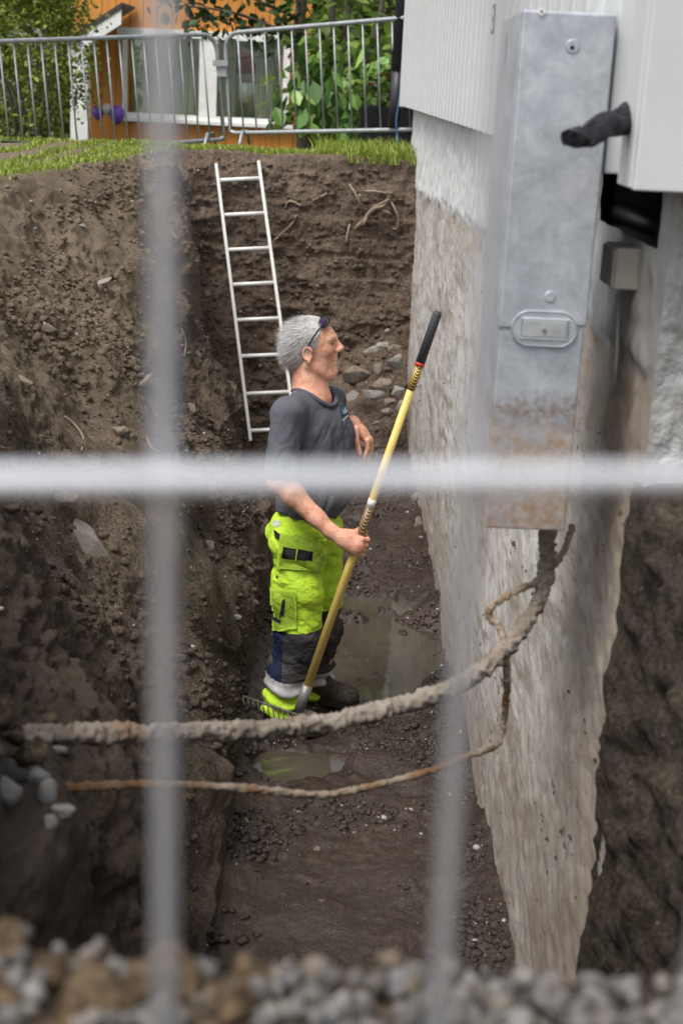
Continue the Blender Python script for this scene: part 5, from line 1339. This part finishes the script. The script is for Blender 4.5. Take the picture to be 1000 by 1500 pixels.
nt.links.new(tp_.outputs[0], fr_.inputs[1]); nt.links.new(gl_.outputs[0], fr_.inputs[2]); nt.links.new(fr_.outputs[0], nt.nodes['Material Output'].inputs[0])
win = wp('window', (lambda q: (box(q, wx0, wx1, OY - .035, OY + .03, wz0, wz0 + .085), box(q, wx0 - .06, wx1 + .06, OY - .05, OY + .03, wz1 - .075, wz1 + .01), box(q, wx0, wx0 + .055, OY - .033, OY + .03, wz0 + .086, wz1 - .076), box(q, wx1 - .075, wx1, OY - .033, OY + .03, wz0 + .086, wz1 - .076), q)[-1])(bmesh.new()), M_trim, oh)
mx_ = P(305, 120, Y=OY).x
wp('mullion', B(mx_ - .10, mx_ + .10, OY - .038, OY + .02, wz0 + .086, wz1 - .076), M_trim, win)
wp('sill', B(wx0 - .06, wx1 + .06, OY - .09, OY - .036, wz0 - .01, wz0 + .03), M_trim, win)
wp('pane', B(wx0 + .056, mx_ - .101, OY + .0, OY + .006, wz0 + .087, wz1 - .077), M_glassm, win)
wp('pane', B(mx_ + .101, wx1 - .076, OY + .0, OY + .006, wz0 + .087, wz1 - .077), M_glassm, win)
M_room = simple('dim_room', [(.35, (.05, .07, .045)), (.5, (.20, .20, .17)), (.65, (.08, .075, .06))], 2.2, .9, 20, .1); M_curt = simple('cream_curtain', [(.3, (.45, .43, .38)), (.7, (.66, .64, .58))], 3, .9, 30, .2, .01, vscale=(14, 1, .2))
wp('room', (lambda q: (box(q, wx0, wx1, OY + 1.6, OY + 1.65, wz0 - .5, wz1 + .3), q)[-1])(bmesh.new()), M_room, oh)
for (u0_, u1_) in ((255, 288), (320, 345), (375, 402)):
    a_, c_ = P(u0_, 120, Y=OY + .15).x, P(u1_, 120, Y=OY + .15).x; bm = bmesh.new()
    n = 24; top_ = [bm.verts.new((a_ + (c_ - a_) * k / n, OY + .15 + .02 * math.sin(k * 1.7), wz1)) for k in range(n + 1)]; bot_ = [bm.verts.new((a_ + (c_ - a_) * k / n, OY + .15 + .02 * math.sin(k * 1.7), wz0)) for k in range(n + 1)]
    for k in range(n): bm.faces.new((top_[k], top_[k + 1], bot_[k + 1], bot_[k]))
    wp('curtain', bm, M_curt, oh, True)
M_redcl = plain('red_lampshade', (.35, .05, .035), .8)
wp('lampshade', TB([P(352, 78, Y=OY + .5), P(354, 108, Y=OY + .5)], [.14, .2], 14), M_redcl, oh, True)
for (u, v_, h) in ((360, 150, .22), (383, 152, .2)): wp('mug', TB([P(u, v_, Y=OY + .3), P(u, v_, Y=OY + .3) + UP * h], .09, 12), M_trim, oh, True)
# porch: post, slanting roof with white barge board
po = wp('porch_post', (lambda q: (box(q, P(106, 180, Y=16.2).x, P(131, 180, Y=16.2).x, 16.1, 16.28, .8, P(118, 62, Y=16.2).z), q)[-1])(bmesh.new()), M_trim, oh)
M_slate = plain('grey_roofing', (.13, .135, .145), .8); M_brown = plain('brown_edge', (.055, .04, .04), .7)
A1, A2 = P(119, 52, Y=16.0), P(178, 14, Y=16.0)
def slab(name, p0, p1, th, dy0, dy1, mat, par):
    bm = bmesh.new(); dn = Vector((0, 0, -th)); vv = [bm.verts.new(p + o_ + Vector((0, d_, 0))) for d_ in (dy0, dy1) for p, o_ in ((p0, Vector()), (p1, Vector()), (p1, dn), (p0, dn))]
    for f in ((0, 1, 2, 3), (7, 6, 5, 4), (0, 4, 5, 1), (3, 2, 6, 7), (1, 5, 6, 2), (0, 3, 7, 4)): bm.faces.new([vv[i_] for i_ in f])
    return wp(name, bm, mat, par)
slab('barge_board', A1, A2, .15, -.02, .02, M_trim, oh); up2 = UP * .062
slab('roof_edge', A1 + up2 + (A1 - A2) * .05, A2 + up2, .060, -.03, .03, M_brown, oh)
slab('porch_roof', A1 + UP * .07 + (A1 - A2) * 1.4, A2 + UP * .075, .02, .035, .98, M_slate, oh)
# balloons
for (u, v_, r, c_, l) in ((172, 168, .088, (.16, .07, .50), 'large purple balloon beside the window of the orange house'), (144, 165, .068, (.14, .06, .42), 'small purple balloon by the white porch post'), (157, 160, .055, (.55, .50, .50), 'pale balloon between the two purple ones')):
    c = P(u, v_, Y=16.6); o = thing('balloon', l, 'balloon', c, group='balloons on the orange house'); bm = bmesh.new()
    bmesh.ops.create_uvsphere(bm, u_segments=20, v_segments=14, radius=r)
    for w in bm.verts: w.co.z *= 1.18; w.co.x *= 1 - .12 * (w.co.z < 0) * abs(w.co.z) / r; 
    part('skin', bm, plain('balloon_rubber', c_, .35), o, True)
    part('knot', TB([(0, 0, -r * 1.17), (0, 0, -r * 1.30)], [.006, .014], 8), plain('balloon_rubber', c_, .35), o, True)
    part('string', TB([(0, .0, -r * 1.28), (.01, .1, -r * .2), (0, .38, r * .6)], .003, 5), M_trim, o, True)

# ---------------------------------------------------------------- grass
M_grass = leaf_mat('grass_blade', (.15, .21, .03), (.26, .36, .05), (.46, .50, .12), .35)
def blades(name, pts, h0, h1, w, seed, label):
    r = np.random.default_rng(seed); n = len(pts); a = r.random(n) * 6.283; le = np.stack([np.cos(a), np.sin(a), 0 * a], -1)
    h = (h0 + (h1 - h0) * r.random((n, 1)) ** 1.5); ln = le * h * (.25 + .5 * r.random((n, 1))); sd_ = np.stack([-le[:, 1], le[:, 0], 0 * a], -1) * w
    sd_[:, 0] = np.abs(sd_[:, 0]) + .3 * w
    up3 = np.array([0, 0, 1.0]); p0 = pts - up3 * .01
    V = np.stack([p0 - sd_, p0 + sd_, p0 + ln * .35 + up3 * h * .6 + sd_ * .7, p0 + ln * .35 + up3 * h * .6 - sd_ * .7, p0 + ln + up3 * h * .92], 1).reshape(-1, 3)
    k = (np.arange(n) * 5)[:, None, None]; F = np.array([(0, 1, 2), (0, 2, 3), (3, 2, 4)])[None] + k
    return tag(from_np(name, V, F.reshape(-1, 3), M_grass, None, False), label, 'grass', kind='stuff')
allv = np.array([v_.co[:] for v_ in back_o.data.vertices]).reshape(260, 260, 3)
tops = allv[:, 243:].reshape(-1, 3); n = 9000
gp_ = tops[rng.integers(0, len(tops), n)] + np.stack([rng.normal(size=n) * .01, rng.normal(size=n) * .02, 0 * np.zeros(n)], -1)
gx = rng.uniform(-5, .9, 24000); gy = 11.15 + 2.6 * rng.random(24000) ** 1.2
gzv = GZ - .012 - .14 * np.clip((gy - 11.3) / 1.4, 0, 1) - .75 * np.clip((gy - 13.2) / 2.6, 0, 1)
far_p = np.stack([gx, gy, gzv], -1)
lefts = TV[(TV[:, 2] > 1.96) & (TV[:, 1] > 7.2) & (TV[:, 0] < np.interp(TV[:, 1], tabY, tabXT) - .03) & (TV[:, 0] > -5)]
lp = lefts[rng.integers(0, len(lefts), 16000)] + rng.normal(size=(16000, 3)) * np.array([.04, .03, 0])
pt_ = np.concatenate([gp_, far_p, lp]); kk = fbm(pt_, 2.2, 3, seed=900); pt_ = pt_[kk > -.42]
blades('grass', pt_, .018, .055, .0045, 901, 'short lawn grass along the top of the trench')
wx = np.concatenate([rng.uniform(-.35, .42, 1500), rng.uniform(-.1, .42, 900)]); wy = np.concatenate([rng.uniform(11.0, 12.4, 1500), rng.uniform(10.85, 11.6, 900)])
blades('tall_grass', np.stack([wx, wy, 0 * wx + GZ - .03], -1), .05, .19, .0045, 903, 'taller wild grass beside the far corner of the white house')

# ---------------------------------------------------------------- gravel and clods at the near edge
bvh_near = bvh_of(near_o)
def nz_(x, y):
    h_ = bvh_near.ray_cast(Vector((x, y, 4)), Vector((0, 0, -1))); return h_[0].z if h_[0] else 1.97
def rounded(n, pts, r, seed, name, mat, sub=2):
    q = np.random.default_rng(seed); bm = bmesh.new(); bmesh.ops.create_icosphere(bm, subdivisions=sub, radius=1); bv = np.array([v_.co[:] for v_ in bm.verts]); bf = np.array([[v_.index for v_ in f.verts] for f in bm.faces]); bm.free()
    V = []
    for i_ in range(n):
        d = 1 + .9 * fbm(bv + q.random(3) * 50, 1.1, 4, .55, seed=seed); s_ = np.array([1, q.uniform(.7, 1), q.uniform(.6, .9)]); A_, _ = np.linalg.qr(q.normal(size=(3, 3)))
        V.append((bv * d[:, None] * s_) @ A_ * r[i_] + pts[i_])
    return np.concatenate(V), (bf[None] + (np.arange(n) * len(bv))[:, None, None]).reshape(-1, 3)
n = 2300; gxx = rng.uniform(-.42, .46, n); gyy = rng.uniform(.80, 1.10, n); keep = rng.random(n) < np.where(gxx < -.05, .22, 1); gxx, gyy = gxx[keep], gyy[keep]; n = len(gxx)
gr_r = rng.uniform(.004, .0125, n); pz = np.array([nz_(x_, y_) for x_, y_ in zip(gxx, gyy)]) + gr_r * rng.uniform(.1, .8, n) + .018 * rng.random(n) ** 2
V, F = rounded(n, np.stack([gxx, gyy, pz], -1), gr_r, 911, 'gravel', M_grav)
def gravel_mat():
    mt, nt, b = new_mat('mixed_gravel'); g = nt.nodes.new('ShaderNodeNewGeometry')
    c = ramp(nt, g.outputs['Random Per Island'], [(0, (.05, .046, .042)), (.35, (.11, .108, .106)), (.65, (.18, .18, .182)), (.8, (.13, .096, .064)), (1, (.26, .255, .25))])
    c = mixc(nt, ramp(nt, noise(nt, coords(nt), 60, 4), [(.4, (0, 0, 0)), (.7, (.5, .5, .5))]), c, (.20, .16, .12)); nt.links.new(c, b.inputs['Base Color']); b.inputs['Roughness'].default_value = .85; return mt
tag(from_np('gravel', V, F, gravel_mat(), None, True), 'loose grey gravel along the near edge of the trench', 'gravel', kind='stuff')
cl = [(-.30, .95, .030), (-.25, .99, .026), (-.27, .84, .034), (-.17, .92, .030), (-.12, .99, .022), (-.10, .86, .028), (-.05, .98, .024), (-.02, .88, .024), (-.20, .80, .03), (.06, .82, .02), (-.36, .86, .035), (.20, .86, .016), (.30, .93, .018), (.03, .99, .018), (-.21, .96, .022), (-.33, .99, .022), (-.14, .94, .025), (-.24, .93, .024), (-.29, 1.02, .022), (-.18, 1.01, .022), (-.07, .94, .022), (-.35, .94, .024), (-.10, .96, .018), (-.26, .97, .02)]
for i_, (x_, y_, r_c) in enumerate(cl):
    V, F = rounded(1, [np.zeros(3)], [r_c], 920 + i_, 'clod', M_clod, 3)
    o = from_np('soil_clod', V, F, M_clod, None, True); o.location = (x_, y_, nz_(x_, y_) + r_c * .25)
    tag(o, 'brown clod of dry soil among the gravel at the near edge', 'clod', 'soil clods among the near gravel')

# clods where the cables enter the left bank, muddy lumps in the puddle, pale pebbles
for i_, (u, v_, Y, r_c, l) in enumerate([(22, 1076, 2.32, .030, 'crumbly clod above the buried end of the thick cable'), (40, 1100, 2.34, .032, 'small clod under the buried end of the thick cable'), (-2, 1052, 2.34, .030, 'large brown clod on the left bank beside the thick cable'), (60, 1172, 2.38, .022, 'small clod at the buried end of the thin cable'), (70, 1056, 2.44, .020, 'little clod resting on the thick cable where it leaves the bank')]):
    V, F = rounded(1, [np.zeros(3)], [r_c], 960 + i_, 'clod', M_near, 3)
    o = from_np('soil_clod', V, F, M_near, None, True); o.location = P(u, v_, Y=Y); tag(o, l, 'clod')
for i_, (u, v_, r_c, l) in enumerate([(518, 1004, .042, 'dark wet mud lump rising from the large puddle'), (546, 992, .028, 'smaller mud lump in the large puddle'), (590, 930, .022, 'low mud lump near the wall side of the large puddle')]):
    h_ = hit(u, v_, bvh_floor); V, F = rounded(1, [np.zeros(3)], [r_c], 970 + i_, 'lump', M_floor, 3)
    o = from_np('mud_lump', V, F, M_floor, None, True); o.location = h_[0] + UP * .012; o.scale = (1.3, 1.0, .55); tag(o, l, 'mud lump')
M_peb = simple('pale_pebble', [(.3, (.22, .20, .18)), (.7, (.46, .44, .41))], 3, .8, 60, .1, .002)
kk_ = np.concatenate([pick_floor(420), pick_bank(520), bmv[rng.integers(0, len(bmv), 160)]])
tag(lumps('pebbles', len(kk_), lambda n: kk_, .003, .015, M_peb, .8, 4), 'scattered pale pebbles in the soil of the trench', 'pebbles', kind='stuff')

# soil still sticking to the dug-out foundation, and rootlets on the left bank
fo_ = [o for o in bpy.data.objects if o.name.startswith('foundation_wall')][0]
fv = np.array([v_.co[:] for v_ in fo_.data.vertices]); fv = fv[(fv[:, 2] > .05) & (fv[:, 2] < 1.9) & (fv[:, 1] < 10)]
c_ = fv[rng.integers(0, len(fv), 9000)]; w_ = fbm(c_ * np.array([1, .3, 1]), 5, 4, seed=951) + .1 * rng.normal(size=len(c_)); c_ = c_[w_ > np.quantile(w_, .92)]; c_[:, 0] += .004
c_ = c_ @ np.array(HM)[:3, :3].T + np.array(HM)[:3, 3]
tag(lumps('stuck_soil', len(c_), lambda n: c_, .002, .013, M_back, .8, 4), 'lumps of dark soil still stuck to the concrete foundation', 'soil', kind='stuff')
for i_, (pts, l) in enumerate([([(95, 610), (110, 622), (122, 640), (120, 660)], 'thin rootlet hanging on the middle of the left bank'), ([(215, 640), (222, 655), (236, 664)], 'short pale rootlet low on the left bank'), ([(40, 420), (60, 428), (74, 440)], 'fine pale rootlet high on the left bank'), ([(265, 480), (272, 500), (270, 522)], 'hanging rootlet at the inner edge of the left bank')]):
    pp = []
    for u, v_ in pts:
        h_ = hit(u, v_, bvh_bank, bvh_back); pp.append(h_[0] + (CAM - h_[0]).normalized() * .02)
    tag(part('rootlet', TB(smooth_path(pp, 5), .005, 6), M_root, None, True), l, 'root')
